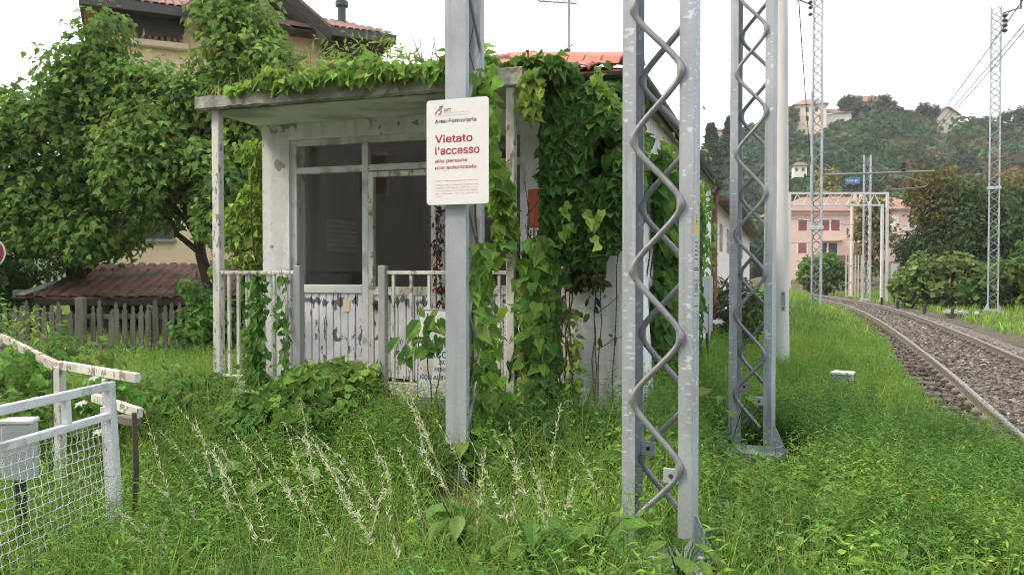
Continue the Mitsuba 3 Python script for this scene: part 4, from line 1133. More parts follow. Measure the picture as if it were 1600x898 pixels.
# ------------------------------------------------------------------ pink apartment building
pk = thing('pink_building', 'pink three storey apartment block with a red tiled roof beyond the gantry', 'apartment building')
PM = frame((.75, 95.2, -.3), (math.cos(TH), math.sin(TH), 0), (-math.sin(TH), math.cos(TH), 0), (0, 0, 1))
px_ = lambda m: xf(m, PM)
part(pk, 'wall', px_(join(box(0, 9.2, 0, 9, -.5, 8.55), box(9.2, 16, 1.2, 9, -.5, 8.85))), 'pink_wall')
pf = part(pk, 'roof', px_(join(slab([(-.5, -.6, 8.55), (9.5, -.6, 8.55), (11, 4.5, 10.5), (3, 4.5, 10.5)], .14), slab([(-.5, -.6, 8.55), (3, 4.5, 10.5), (-.5, 9.6, 8.55)], .14), slab([(9.2, .6, 8.86), (16.5, .6, 8.86), (14, 5, 10.5), (9.2, 5, 10.5)], .14), slab([(16.5, .6, 8.86), (16.5, 9.6, 8.86), (14, 5, 10.5)], .14))), 'pink_roof')
part(pf, 'chimney', px_(cbox(9.0, 9.7, 2.3, 2.9, 9.5, 10.9, .02)), 'pale_pink')
part(pf, 'chimney', px_(cbox(8.6, 8.9, 3.3, 3.6, 10, 11.0, .02)), 'pale_pink')
part(pk, 'eave_band', px_(box(-.3, 9.4, -.4, .0, 8.32, 8.54)), 'pale_pink')
part(pk, 'terrace', px_(join(box(9.2, 13.3, .3, 1.19, 5.9, 6.9), box(9.2, 12.6, .9, 1.19, 6.9, 8.3))), 'pale_pink')
for k in range(12):
    part(pk, 'terrace_slat', px_(box(9.3 + .28 * k, 9.3 + .28 * k + .2, .86, .898, 6.95, 8.2)), 'villa_pale')
for (x, z, w, h, s) in ((1.0, 6.5, .95, 1.15, 1), (3.6, 6.5, .85, 1.2, 1), (4.65, 6.5, .95, 1.2, 1), (7.2, 6.4, 1.0, 1.3, 1), (1.0, 4.0, .95, 1.1, 1), (3.6, 3.7, .6, 1.4, 0), (4.4, 3.7, .95, 1.4, 0), (7.2, 3.7, .95, 1.5, 1), (1.0, 1.4, .95, 1.2, 1), (4.4, 1.2, .95, 1.4, 1), (7.2, 1.2, .95, 1.4, 1)):
    wd = part(pk, 'window', px_(join(cbox(x - .16, x, -.05, -.004, z - .06, z + h + .12, .01), cbox(x + w, x + w + .16, -.05, -.004, z - .06, z + h + .12, .01), cbox(x, x + w, -.05, -.004, z + h, z + h + .12, .01))), 'villa_pale')
    part(wd, 'shutter' if s else 'glazing', px_(box(x, x + w, -.028, -.006, z, z + h)), 'shutter' if s else 'far_glass')
for (x, z, w) in ((14.0, 6.9, .5), (14.75, 6.7, .7)):
    wd = part(pk, 'window', px_(join(cbox(x - .35, x - .02, 1.15, 1.196, z - .1, z + 1.25, .01), cbox(x + w + .02, x + w + .3, 1.15, 1.196, z - .1, z + 1.25, .01))), 'villa_pale')
    part(wd, 'glazing', px_(box(x - .01, x + w + .01, 1.17, 1.195, z, z + 1.2)), 'far_glass')
for (x0, x1, z) in ((3.3, 5.9, 5.5), (3.3, 9.1, 2.9)):
    bl = part(pk, 'balcony', px_(cbox(x0, x1, -.95, -.01, z - .18, z, .01)), 'pink_wall')
    part(bl, 'parapet', px_(cbox(x0, x1, -.95, -.87, z + .003, z + .85, .01)), 'pink_wall' if z > 4 else 'shutter')
yg = thing('garden_fence', 'low white fence rails beside the foot of the pink building', 'fence')
for x in (8.6, 9.6, 10.8):
    part(yg, 'post', px_(cbox(x, x + .12, -14, -13.9, 0, 1.9, .01)), 'villa_pale')
part(yg, 'rail', px_(cbox(8.2, 12, -14.05, -13.99, 1.0, 1.12, .01)), 'villa_pale')


# ------------------------------------------------------------------ villas on the hill
def villa(name, label, u, v, z, w, d, h, rot, wall, roofm, rise_, wins, hip=True, over=.6, foot=-4):
    t = thing(name, label, 'house')
    o = uv2w(np.array(u), np.array(v), z)
    M = frame(o, (math.cos(TH + rot), math.sin(TH + rot), 0), (-math.sin(TH + rot), math.cos(TH + rot), 0), (0, 0, 1))
    part(t, 'wall', xf(box(-w / 2, w / 2, 0, d, foot, h) if hip else prism([(-w / 2, foot), (w / 2, foot), (w / 2, h), (0, h + rise_ - .1), (-w / 2, h)], 0, d), M), wall)
    a, b = w / 2 + over, -over
    if hip:
        q = min(w, d) * .42
        rf_ = join(slab([(-a, b, h), (a, b, h), (a - q, d / 2, h + rise_), (-a + q, d / 2, h + rise_)], .15), slab([(a, b, h), (a, d + over, h), (a - q, d / 2, h + rise_)], .15), slab([(-a, d + over, h), (-a, b, h), (-a + q, d / 2, h + rise_)], .15), slab([(a, d + over, h), (-a, d + over, h), (-a + q, d / 2, h + rise_), (a - q, d / 2, h + rise_)], .15))
    else:
        e = over * 2 * rise_ / w
        rf_ = join(slab([(-a, b, h - e), (0, b, h + rise_), (0, d + over, h + rise_), (-a, d + over, h - e)], .2), slab([(0, b, h + rise_), (a, b, h - e), (a, d + over, h - e), (0, d + over, h + rise_)], .2))
    part(t, 'roof', xf(rf_, M), roofm)
    for (x, zz, ww, hh) in wins:
        part(t, 'window', xf(cbox(x, x + ww, -.06, -.005, zz, zz + hh, .01), M), 'far_glass')
    return t, M


v1, VM1 = villa('hill_villa', 'pink and cream villa with a red hipped roof at the left end of the hilltop', 84, 228, 43.6, 8.6, 8, 4.9, -.25, 'villa_wall', 'pink_roof', 2.2, ((-3.5, 2.9, .8, 1.2), (-1.2, 2.9, .8, 1.2), (1.2, 2.9, .8, 1.2), (-3.5, .4, .8, 1.4), (-1.2, .4, .8, 1.4), (2.4, .4, .8, 1.4)))
part(v1, 'side_wing', xf(box(4.31, 11, 1.5, 7, -4, 2.4), VM1), 'villa_pale')
part(v1, 'wing_roof', xf(slab([(4.32, .8, 2.4), (11.6, .8, 2.4), (10, 4, 3.6), (4.32, 4, 4.2)], .15), VM1), 'pink_roof')
villa('hill_villa', 'pale yellow villa under a wide dark roof, half hidden by hilltop trees', 103.8, 231, 45.3, 11.5, 8, 4.4, .1, 'villa_yellow', 'house_tile', 2.6, ((-5.6, 1.9, .9, 1.3), (-3.6, 1.9, .9, 1.3), (4.9, 1.5, .9, 1.6)))
villa('hill_villa', 'small pale gabled house at the right end of the hilltop', 121.5, 226, 42.4, 7.0, 7, 3.2, .25, 'villa_wall', 'house_tile', 1.8, ((-1.6, .6, 1.0, 1.0), (1.1, 1.3, 1.1, 1.1), (-2.6, -1.6, 1.4, 1.2)), hip=False, over=.7)
villa('hill_villa', 'tiny white house low on the left of the wooded slope', 59.2, 166, 21.6, 2.6, 3, 1.7, -.2, 'villa_pale', 'house_tile', .8, ((-1.0, .6, .5, .7), (.3, .6, .5, .7)), foot=-.6, over=.3)
villa('hill_villa', 'distant pink and white house among conifers at the far left of the hill', 62, 240, 40.3, 5.5, 5, 2.9, 0, 'villa_wall', 'pink_roof', 1.1, ((-1.6, 1.2, .8, 1.1), (.6, 1.2, .8, 1.1)))
bh = thing('brown_house', 'edge of a dark brown house roof at the right border of the picture', 'house')
part(bh, 'wall', box(16.7, 24.5, 66, 75, 0, 9.6), 'brown_board')
part(bh, 'roof', slab([(15.1, 64.5, 9.0), (25.5, 64.5, 9.0), (25.5, 69.5, 14.6), (20.0, 69.5, 14.6)], .2), 'dark_wood')
part(bh, 'gable_boards', prism([(16.1, 8.2), (24.5, 8.2), (24.5, 14.0), (20.1, 14.0), (15.7, 9.3)], 65.4, 65.6), 'brown_board')

# ------------------------------------------------------------------ street side behind the photographer (seen in the panes)
ob_ = thing('opposite_building', 'plain ochre grey building across the street, visible only as a reflection in the panes', 'building')
part(ob_, 'wall', box(-34, 16, -24, -15, 0, 8.5), 'grey_render')
part(ob_, 'roof', prism([(-35, 8.5), (17, 8.5), (12, 11), (-30, 11)], -25, -14.4), 'house_tile')
for i in range(9):
    wd = part(ob_, 'window', cbox(-31 + i * 5, -29.6 + i * 5, -14.99, -14.95, 4.6, 6.3, .01), 'villa_pale')
    part(wd, 'shutter', box(-30.9 + i * 5, -29.7 + i * 5, -14.948, -14.93, 4.7, 6.2), 'shutter')

# ------------------------------------------------------------------ overhead wires
def wire(a, b, sag, r, label, n=14, m_='dark_metal', drop=None):
    a, b = np.array(a, float), np.array(b, float)
    t = np.linspace(0, 1, n)[:, None]
    p = a + (b - a) * t - np.array([0, 0, sag]) * 4 * t * (1 - t)
    k = thing('overhead_wire', label, 'wire')
    part(k, 'cable', tube(p, r, 5), m_)
    return k


wire((3.62, 6, 6.05), (4.2, 33.0, 5.62), .12, .009, 'lower right overhead contact wire above the track', 20)
wire((3.25, 6, 6.35), (4.1, 33.0, 5.72), .35, .009, 'upper left overhead messenger wire above the track', 20)
wire((3.75, 6, 6.3), (4.25, 33.0, 5.70), .30, .009, 'second messenger wire close above the contact wire', 20)
wire((4.2, 33.0, 5.62), (2.6, 47.3, 5.5), .1, .010, 'contact wire continuing from the cantilever arm to the gantry')
wire((7.9, 12, 5.5), (5.4, 48.2, 4.9), .5, .010, 'thin wire slanting in front of the right hand trees')
wire((8.6, 12, 4.9), (5.4, 48.2, 4.0), .5, .010, 'lowest thin wire slanting in front of the right hand trees')
wire((.0, 13.7, 9.3), (1.0, 32.0, 5.6), .3, .012, 'dark slack cable running from the white round pole to the far mast', 18, 'black')
wire((.05, 46.4, 4.6), (5.2, 48.1, 4.1), .1, .012, 'upper cross wire between the gantry legs')
wire((.05, 46.4, 3.2), (5.2, 48.1, 3.6), .1, .012, 'lower cross wire between the gantry legs')

# ------------------------------------------------------------------ air
HAZE = 0.00045
scene['haze_air'] = {'type': 'homogeneous', 'albedo': {'type': 'rgb', 'value': [.95, .955, .96]}, 'sigma_t': HAZE}
scene['haze'] = {'type': 'cube', 'to_world': T().translate([0, 0, 210]).scale([3300, 3300, 212]), 'bsdf': {'type': 'null'}, 'interior': {'type': 'ref', 'id': 'haze_air'}}
tag('haze', 'thin pale air veiling the hill and the far ridge', 'haze', kind='stuff')
scene['camera']['medium'] = {'type': 'ref', 'id': 'haze_air'}

# ------------------------------------------------------------------ trees and bushes
def limb(a, b, r0, r1, n=6, sag=.0, wob=.12):
    a, b = np.array(a, float), np.array(b, float)
    t = np.linspace(0, 1, n)[:, None]
    L = np.linalg.norm(b - a)
    p = a + (b - a) * t
    p[1:-1] += rng.normal(0, wob * L * .25, (n - 2, 3))
    p[:, 2] += sag * 4 * (t * (1 - t))[:, 0]
    return tube(p, np.linspace(r0, r1, n), 7)


def clump_leaves(C, R, per, size, kind, base, droop=.6, up=.6, var=.2, hue=.1, squash=.85, shell=.5, alt=None, p_alt=0, seed=0):
    """leaf clumps: centres C, radii R; leaves on the outer part of each clump, facing out and up, tips hanging"""
    n = len(C) * per
    d = unit(rnd(n))
    rr = np.repeat(R, per) * (shell + (1.05 - shell) * rng.random(n) ** .7)
    P = np.repeat(C, per, 0) + d * rr[:, None] * np.array([1, 1, squash])
    N = unit(d * .7 + np.array([0, 0, up]) + .45 * rnd(n))
    D = d * .6 + np.array([0, 0, -droop]) + .5 * rnd(n)
    cl = np.repeat(tint(len(C), base, .13, .07), per, 0)
    col = cl * np.exp(rng.normal(0, var, (n, 1))) * np.exp(rng.normal(0, hue, (n, 3)) * np.array([1, .3, .9]))
    if alt is not None:
        w = rng.random(n) < p_alt
        col[w] = np.array(alt) * np.exp(rng.normal(0, .15, (w.sum(), 1)))
    return leafmesh(P, N, D, size * rng.uniform(.6, 1.2, n), kind, np.clip(col, .004, .7))


def ell_points(n, c, r, shell=.35, seed=1, gap=.0):
    out = []
    c, r = np.array(c, float), np.array(r, float)
    while len(out) < n:
        d = unit(rng.normal(size=3))
        q = shell + (1 - shell) * rng.random() ** .5
        q *= .78 + .5 * float(meshkit.noise(d * 2.2 + seed * 3.1, seed))
        out.append(c + d * r * q)
    return np.array(out)


def tree(name, label, base, centre, radii, nclump, clump_r, per, leaf, kind, col, trunk_r, limbs=8, extra=(), droop=.6, shell=.35, seed=1, group=None, alt=None, p_alt=0, up=.6, tilt_top=0, cat_='tree', zmin=None):
    t = thing(name, label, cat_, group)
    C = ell_points(nclump, centre, radii, shell, seed)
    for c, r, k in extra:
        C = np.vstack([C, ell_points(k, c, r, .2, seed + 5)])
    if zmin is not None:
        C[:, 2] = np.maximum(C[:, 2], zmin + rng.random(len(C)) * .3)
    R = clump_r * rng.uniform(.65, 1.25, len(C))
    m, c = clump_leaves(C, R, per, leaf, kind, col, droop=droop, alt=alt, p_alt=p_alt, up=up)
    part(t, 'crown', m, 'leaf', color=c, kind='stuff')
    base = np.array(base, float)
    if trunk_r > 0:
        ctr_ = np.array(centre, float)
        top = base + (ctr_ - base) * .75
        part(t, 'trunk', limb(base - [0, 0, .3], top, trunk_r, trunk_r * .5, 8, wob=.05), 'bark', smooth=True)
        ids = rng.choice(len(C), min(limbs, len(C)), replace=False)
        ms = []
        for i in ids:
            f = rng.uniform(.45, .95)
            ms.append(limb(base + (top - base) * f, C[i], trunk_r * .38, trunk_r * .08, 6))
        part(t, 'limb', join(*ms), 'bark', smooth=True)
    return t


G_TREE = (.115, .22, .060)
tree('broadleaf_tree', 'big broadleaf tree with lobed leaves at the far left, over the shed', (-13.3, 12.9, 0), (-13.45, 11.9, 3.75), (1.55, 1.2, 1.2), 135, .50, 78, .145, 'maple', G_TREE, .20, 14, extra=(((-11.95, 11.8, 5.75), (.24, .24, .55), 10), ((-12.3, 11.8, 5.15), (.5, .5, .45), 22), ((-11.5, 11.8, 5.0), (.35, .4, .4), 14), ((-12.4, 11.9, 4.7), (.6, .5, .6), 24), ((-11.8, 11.9, 3.8), (.6, .6, .9), 34), ((-14.0, 11.7, 4.75), (.3, .3, .4), 9), ((-13.0, 12.0, 2.45), (1.5, .9, .45), 56), ((-11.9, 11.5, 2.3), (.35, .4, .3), 10), ((-15.2, 11.6, 3.3), (.7, .7, 1.1), 22)), seed=3)
tree('broadleaf_tree', 'middle broadleaf tree rising in front of the yellow house gable', (-9.75, 12.9, 0), (-10.6, 11.9, 3.8), (1.15, 1.0, 1.12), 125, .46, 78, .14, 'maple', (.125, .235, .064), .16, 12, extra=(((-10.9, 11.8, 5.0), (.5, .4, .3), 8), ((-9.75, 11.8, 4.6), (.35, .4, .5), 12), ((-9.2, 11.6, 2.5), (.4, .5, .3), 18)), seed=5)
tree('broadleaf_tree', 'tall broadleaf tree directly behind the left end of the canopy', (-8.9, 12.9, 0), (-8.9, 11.9, 5.2), (.68, .6, 1.05), 60, .42, 78, .14, 'maple', (.13, .24, .065), .15, 10, extra=(((-9.2, 11.9, 6.4), (.4, .4, .4), 10), ((-8.1, 11.7, 5.1), (.4, .4, .45), 14), ((-8.9, 11.8, 3.4), (.65, .6, .9), 40), ((-8.6, 11.6, 2.3), (.4, .4, .3), 10)), seed=9)
# bushes around the fence
def bush(name, label, c, r, n, clump_r, per, leaf, kind, col, cat_='bush', group=None, **k):
    return tree(name, label, (c[0], c[1], 0), c, r, n, clump_r, per, leaf, kind, col, 0, 0, cat_=cat_, group=group, **k)


bush('feathery_bush', 'light green feathery bush at the left edge before the fence', (-9.35, 7.0, .75), (.9, .8, .6), 60, .26, 46, .13, 'lance', (.17, .33, .07), droop=.2)
bush('dark_bush', 'dark leafy bush left of the shed', (-14.4, 10.8, 1.3), (1.0, .8, 1.2), 60, .4, 46, .15, 'maple', (.06, .125, .04))
bush('dark_bush', 'dark foliage hanging between the far left tree and the fence', (-15.8, 12.6, 2.0), (1.4, 1.0, 1.5), 60, .5, 46, .17, 'maple', (.055, .115, .04))
bush('fence_climber', 'dark green climbing plant at the right end of the picket fence', (-8.25, 10.15, .85), (.42, .35, .75), 30, .22, 40, .11, 'heart', (.075, .17, .045))
bush('field_weed_bush', 'bindweed mass hanging over the barrier behind the mesh gate', (-5.75, 5.0, .50), (1.25, .6, .50), 90, .20, 44, .075, 'heart', (.125, .26, .065), alt=(.20, .27, .08), p_alt=.06)
# right hand side of the line
tree('broadleaf_tree', 'dark round tree behind the right lattice mast', (11.6, 57, .3), (11.6, 56.5, 3.9), (2.3, 1.9, 2.9), 170, .9, 60, .36, 'oval', (.050, .100, .038), .25, 8, seed=12)
tree('broadleaf_tree', 'autumn tinted orange brown tree between the pink building and the right mast', (9.6, 59, .3), (9.3, 57.5, 6.4), (1.5, 1.6, 1.9), 70, .75, 60, .30, 'oval', (.11, .135, .048), .2, 8, seed=15, alt=(.18, .115, .05), p_alt=.35)
tree('broadleaf_tree', 'nearly black green tree mass left of the orange brown tree', (8.6, 60, .3), (8.4, 58, 2.7), (1.3, 1.4, 1.6), 80, .7, 60, .30, 'oval', (.038, .080, .035), .2, 6, seed=17)
tree('broadleaf_tree', 'dense green tree at the right picture edge below the brown house', (14.6, 46, 1), (14.3, 46.5, 3.6), (2.0, 1.8, 2.2), 110, .8, 60, .32, 'oval', (.060, .120, .040), .2, 6, seed=19)
tree('broadleaf_tree', 'olive tree top left of the dark brown roof', (14.0, 63, 1), (14.6, 62, 6.4), (2.2, 2.0, 1.5), 80, .9, 56, .34, 'oval', (.10, .125, .05), .2, 6, seed=21)
bush('trackside_bush', 'bright green bramble bush on the right of the track before the dark tree', (7.2, 43.2, 1.0), (1.9, 1.3, 1.1), 90, .55, 44, .24, 'card', (.12, .20, .06))
bush('trackside_bush', 'reddish green low bush at the foot of the dark tree', (8.5, 43.6, .9), (1.4, 1.1, .9), 50, .5, 40, .22, 'card', (.085, .12, .05), alt=(.16, .10, .05), p_alt=.3)
bush('trackside_bush', 'leafy bush just right of the right lattice mast', (10.6, 39.5, 1.3), (1.8, 1.5, 1.5), 80, .55, 44, .24, 'card', (.085, .17, .045))
bush('trackside_bush', 'green bush cut by the right picture edge below the trees', (12.4, 36.5, 1.2), (1.8, 1.6, 1.3), 80, .5, 44, .22, 'card', (.09, .18, .045))
bush('trackside_bush', 'tall dark hedge at the right picture edge behind the mast', (12.6, 43.5, 2.0), (1.7, 1.4, 2.2), 90, .6, 50, .26, 'oval', (.065, .13, .042))
bush('trackside_bush', 'low bush behind the foot of the right lattice mast', (9.0, 40.8, .8), (1.2, 1.0, .9), 50, .45, 40, .22, 'card', (.07, .14, .04))
tree('round_tree', 'round bright green tree standing in front of the pink building', (3.0, 66, .0), (3.0, 66, 1.6), (1.5, 1.4, 1.4), 80, .6, 44, .28, 'card', (.095, .19, .06), .15, 6, seed=23)
tree('round_tree', 'slender olive tree beside the twin mast before the pink building', (6.7, 70, .3), (6.9, 70, 4.4), (1.4, 1.3, 3.4), 60, .6, 40, .28, 'card', (.14, .16, .06), .12, 6, seed=25)
tree('round_tree', 'pale flowering tree far behind the gantry on the lower slope', (6.2, 118, 3), (5.9, 118, 12.0), (1.6, 1.6, 3.6), 60, .9, 36, .40, 'card', (.16, .19, .07), .2, 6, seed=27, alt=(.50, .42, .20), p_alt=.28)
# conifers and hilltop trees
def conifer(label, base, h, r, col):
    t = thing('conifer', label, 'conifer')
    base = np.array(base, float)
    n = 1500
    z = rng.random(n) ** .8
    rr = r * (1 - z) ** .8 * (.75 + .25 * np.sin(z * 50)) * (.5 + .5 * rng.random(n) ** .5)
    a = rng.random(n) * 6.28
    d = np.stack([np.cos(a), np.sin(a), -.2 + 0 * a], 1)
    P = base + np.stack([np.cos(a) * rr, np.sin(a) * rr, .06 * h + z * h * .94], 1)
    m, c = leafmesh(P, unit(d * .3 + np.array([0, 0, 1]) + .3 * rnd(n)), d, h * .055 * rng.uniform(.6, 1.3, n), 'card', tint(n, col, .2, .1))
    part(t, 'crown', m, 'leaf', color=c, kind='stuff')
    part(t, 'trunk', tube([base - [0, 0, 1], base + [0, 0, h * .95]], [h * .02, h * .004], 6), 'bark')


conifer('tall dark conifer seen between the nearest pole and the building eave', (-12.6, 154, 16.5), 12.5, 3.2, (.030, .075, .055))
conifer('flat topped dark conifer behind the second lattice pole', (-10.0, 166, 20), 12.0, 3.6, (.028, .068, .048))
conifer('smaller dark conifer left of the tall dark conifer', (-16.3, 158, 17), 8.5, 2.8, (.028, .072, .052))
for lab, u, v, z, r, h, c in (('bushy round tree on the hilltop right of the pink cream villa', 95.5, 229, 48.0, (3.2, 2.5, 3.2), 3, (.036, .07, .034)),
                              ('large dark tree standing before the pale yellow villa', 104.2, 229.0, 47.6, (4.6, 3.0, 3.4), 4, (.034, .068, .032)),
                              ('dark tree on the hilltop between the yellow villa and the gabled house', 115.3, 226, 45.5, (3.2, 2.5, 2.5), 3, (.030, .062, .030)),
                              ('small dark tree left of the pink cream villa', 78.6, 229, 45.0, (1.7, 1.6, 2.9), 2, (.040, .07, .036)),
                              ('solitary round tree on the ridge right of the right lattice mast', 133.5, 214, 41.5, (4.2, 3.0, 3.4), 3, (.032, .066, .032))):
    p = uv2w(np.array(u), np.array(v), z)
    tree('hilltop_tree', lab, p - np.array([0, 0, h]), p, r, 46, 1.0, 44, .55, 'card', c, .3, 4, seed=int(u))

# ------------------------------------------------------------------ ivy and vines
def vine(name, label, sets, stems=(), limit=300, cat_='climbing plant', group=None, near=True):
    """sets: list of (P, N, D, S, kind, C). The leaves nearest the camera become parts, the rest one stuff part."""
    t = thing(name, label, cat_, group)
    allm = []
    flat_ = []
    for P, N, D, S_, kind, C in sets:
        for i in range(len(P)):
            flat_.append((np.linalg.norm(P[i] - EYE) / S_[i], kind, P[i], N[i], D[i], S_[i], C[i]))
    flat_.sort(key=lambda x: x[0])
    lead, rest = flat_[:limit], flat_[limit:]
    lib = {}
    for _, kind, P, N, D, s, C in lead:
        q = (kind, int(rng.integers(0, 5)))
        if q not in lib:
            lib[q] = mikit.ply(LEAF[kind], 'leaf', False, color=np.tile(C, (len(LEAF[kind][0]), 1)))
        z = unit(N); y = unit(D - z * (D @ z)); x = np.cross(y, z)
        m = frame(P, x * s * rng.uniform(.75, 1.12), y * s, z * s * rng.uniform(.2, 2.4))
        part(t, 'leaf', lib[q], None, m=m)
    if rest:
        ms = []
        for kind in {r[1] for r in rest}:
            rr = [r for r in rest if r[1] == kind]
            ms.append(leafmesh(*[np.array([r[k] for r in rr]) for k in (2, 3, 4)], np.array([r[5] for r in rr]), kind, np.array([r[6] for r in rr])))
        m, c = cat(*ms)
        part(t, 'foliage', m, 'leaf', color=c, kind='stuff')
    if stems:
        for s_m in stems:
            part(t, 'stem', s_m, 'vine_stem', smooth=True)
    return t


def surf(P, face, size, kind, col, jit=.5, droop=1.0, out=.3, **k):
    """leaves lying on a surface at points P facing about 'face', hanging"""
    n = len(P)
    face = np.broadcast_to(np.asarray(face, float), (n, 3))
    N = unit(face + jit * rnd(n))
    D = np.array([0, 0, -droop]) + face * out + .45 * rnd(n)
    return (P, N, D, size * rng.uniform(.55, 1.25, n), kind, tint(n, col, **k))


def patchy(P, f, thr, seed):
    return P[meshkit.fbm(P * f, 3, seed) > thr]


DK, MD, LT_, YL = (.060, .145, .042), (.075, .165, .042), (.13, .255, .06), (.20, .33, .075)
U = rng.uniform
# canopy top: mat of light leaves spilling over the front edge
n = 1700
x = -4.35 + 2.2 * rng.random(n) ** .72
thick = .05 + .14 * S(-4.3, -3.2, x) - .05 * S(-2.7, -2.2, x)
y = U(5.82, 6.7, n)
z = 3.19 + thick * rng.random(n) * (1.0 + .5 * np.sin(x * 5)) + np.where(y < 5.95, -.0, 0)
P1 = patchy(np.stack([x, y, z], 1), 4.0, .40, 3)
n = 400
x = -4.35 + 2.15 * rng.random(n) ** .55
hang = (.02 + .20 * meshkit.noise(np.stack([x * 3.1, x * 0, x * 0], 1), 4) ** 2 + .10 * S(-2.6, -2.0, x)) * S(-4.4, -3.4, x)
P2 = np.stack([x, 5.83 - .05 * rng.random(n), 3.23 - hang * rng.random(n) + .03], 1)
n = 110
x = -4.55 + .55 * rng.random(n)
P3_ = np.stack([x, 5.84 + .1 * rng.random(n), 3.20 + .06 * rng.random(n) + .10 * S(-4.4, -4.1, x)], 1)
stems = [tube([(xx, yy, 3.2), (xx + .02, yy, 3.32), (xx + U(-.1, .1), yy + U(-.1, .1), 3.32 + U(.1, .3))], [.006, .005, .002], 4) for xx, yy in zip(U(-4.5, -2.2, 30), U(5.95, 6.6, 30))]
vine('canopy_creeper', 'yellow green creeper lying along the top of the concrete canopy', [surf(P1, (0, -.5, .8), .11, 'trilobe', LT_, droop=.5, alt=YL, p_alt=.35), surf(P2, (0, -1, .3), .10, 'trilobe', LT_, alt=YL, p_alt=.45), surf(P3_, (0, -.8, .6), .085, 'heart', YL)], stems)
# dry grass and tall weeds on the canopy
n = 1500
x = U(-4.85, -2.3, n); y = U(5.9, 6.65, n)
g1 = blades(np.stack([x, y, 0 * x + 3.185], 1), U(.06, .30, n) * (.6 + .8 * S(-4.9, -3.9, x) * S(-2.9, -3.6, x)), U(.004, .010, n), rnd(n) * np.array([.5, .5, 0]), U(.1, .7, n), tint(n, (.20, .27, .08), .25, .15, (.33, .28, .15), .35))
n = 700
x = U(-4.2, -2.7, n); y = U(6.0, 6.65, n); h = .08 + .42 * rng.random(n) * S(-4.25, -3.75, x) * S(-2.6, -3.3, x)
g2 = leafmesh(np.stack([x, y, 3.18 + h], 1), unit(rnd(n) + np.array([0, -.6, .8])), rnd(n) + np.array([0, 0, .5]), U(.05, .11, n), 'lance', tint(n, (.17, .29, .07), .2, .1))
m_, c_ = cat(g1, g2)
solo('canopy_weeds', m_, 'leaf', 'mixed dry grass and feathery weeds growing on the canopy roof', 'weeds', kind='stuff', color=c_)

# dark ivy curtain right of the porch
n = 7000
x = U(-1.77, -1.04, n)
t_ = rng.random(n)
topz = 3.29 - 1.15 * np.maximum(x + 1.62, 0)
botz = 1.58 + .55 * meshkit.noise(np.stack([x * 5.0, x * 0, x * 0], 1), 9) - .45 * S(-1.6, -1.9, x)
z = topz - (topz - botz) * t_ ** .9
y = 6.42 - .42 * np.sin(np.clip((z - 1.5) / 1.8, 0, 1) * 2.6) * (.35 + .65 * S(-2.02, -1.55, x)) - .10 * rng.random(n)
Pc = patchy(np.stack([x, y, z], 1), 3.2, .37, 7)
upper = S(2.6, 3.2, Pc[:, 2])
sA = surf(Pc, (.15, -1, .3), .098, 'heart', DK, jit=.5, alt=MD, p_alt=.45)
n = 900                                             # lighter new shoots on the outer right rim
x = U(-1.40, -1.02, n); z = 3.12 - (x + 1.45) * 1.35 + rng.normal(0, .09, n)
sB = surf(np.stack([x, 5.98 + U(0, .4, n), z], 1), (.5, -.8, .6), .085, 'trilobe', LT_, alt=YL, p_alt=.4)
n = 900                                             # top, over the canopy end and the eave
x = U(-2.1, -1.58, n)
sC = surf(np.stack([x, np.where(x < -1.86, U(5.97, 6.45, n), U(5.85, 6.45, n)), 3.19 + .09 * rng.random(n) + .02 * np.sin(x * 9)], 1), (.1, -.7, .7), .12, 'trilobe', MD, alt=LT_, p_alt=.5)
n = 150                                             # bright hanging tassels
cx0 = rng.choice([-1.80, -1.77, -1.52, -1.30], n, p=[.62, .26, .08, .04])
zt = np.where(cx0 < -1.7, 3.16, 2.2)
sD = surf(np.stack([cx0 + rng.normal(0, .04, n), 5.80 + rng.normal(0, .03, n), zt - .36 * rng.random(n)], 1), (0, -1, .4), .085, 'trilobe', YL)
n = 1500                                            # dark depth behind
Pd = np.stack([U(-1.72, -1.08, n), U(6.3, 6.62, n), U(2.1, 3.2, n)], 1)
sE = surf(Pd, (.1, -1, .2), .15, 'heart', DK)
stems = [limb((a, 6.62, .5), (a + U(-.06, .06), 6.5, U(2.2, 3.1)), .009, .004, 9, wob=.04) for a in (-1.84, -1.80, -1.76, -1.70, -1.66, -1.22)]
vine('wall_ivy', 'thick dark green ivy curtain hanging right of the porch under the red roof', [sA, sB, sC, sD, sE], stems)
# dry hanging stems over the boarded window and wall
n = 420
x = rng.normal(-1.58, .08, n); z = 2.15 - .62 * rng.random(n) ** .8
sF = surf(np.stack([x, U(6.5, 6.66, n), z], 1), (0, -1, .1), .085, 'oval', (.055, .085, .035), alt=(.13, .09, .05), p_alt=.3)
stems = [limb((a, 6.64, .55), (a + U(-.03, .05), 6.62, b), .006, .003, 9, wob=.03) for a, b in ((-1.72, 2.2), (-1.735, 2.1), (-1.50, 2.0), (-1.46, 1.9), (-1.485, 1.7), (-1.86, 1.5), (-1.33, 2.3))]
stems += [limb((-1.47, 6.62, 1.0), (-1.24, 6.58, 1.12), .005, .002, 6), limb((-1.46, 6.62, 1.3), (-1.27, 6.58, 1.45), .004, .002, 6)]
x = np.array([-1.50, -1.46, -1.53, -1.49, -1.30, -1.24, -1.36, -1.44, -1.52, -1.47, -1.45, -1.51])
sG = surf(np.stack([x, 0 * x + 6.58, np.array([1.45, 1.43, 1.42, 1.5, 1.12, 1.10, 1.13, 1.1, 1.3, 1.36, 1.55, 1.6])], 1), (0, -1, .3), .085, 'oval', (.045, .085, .03))
n = 70
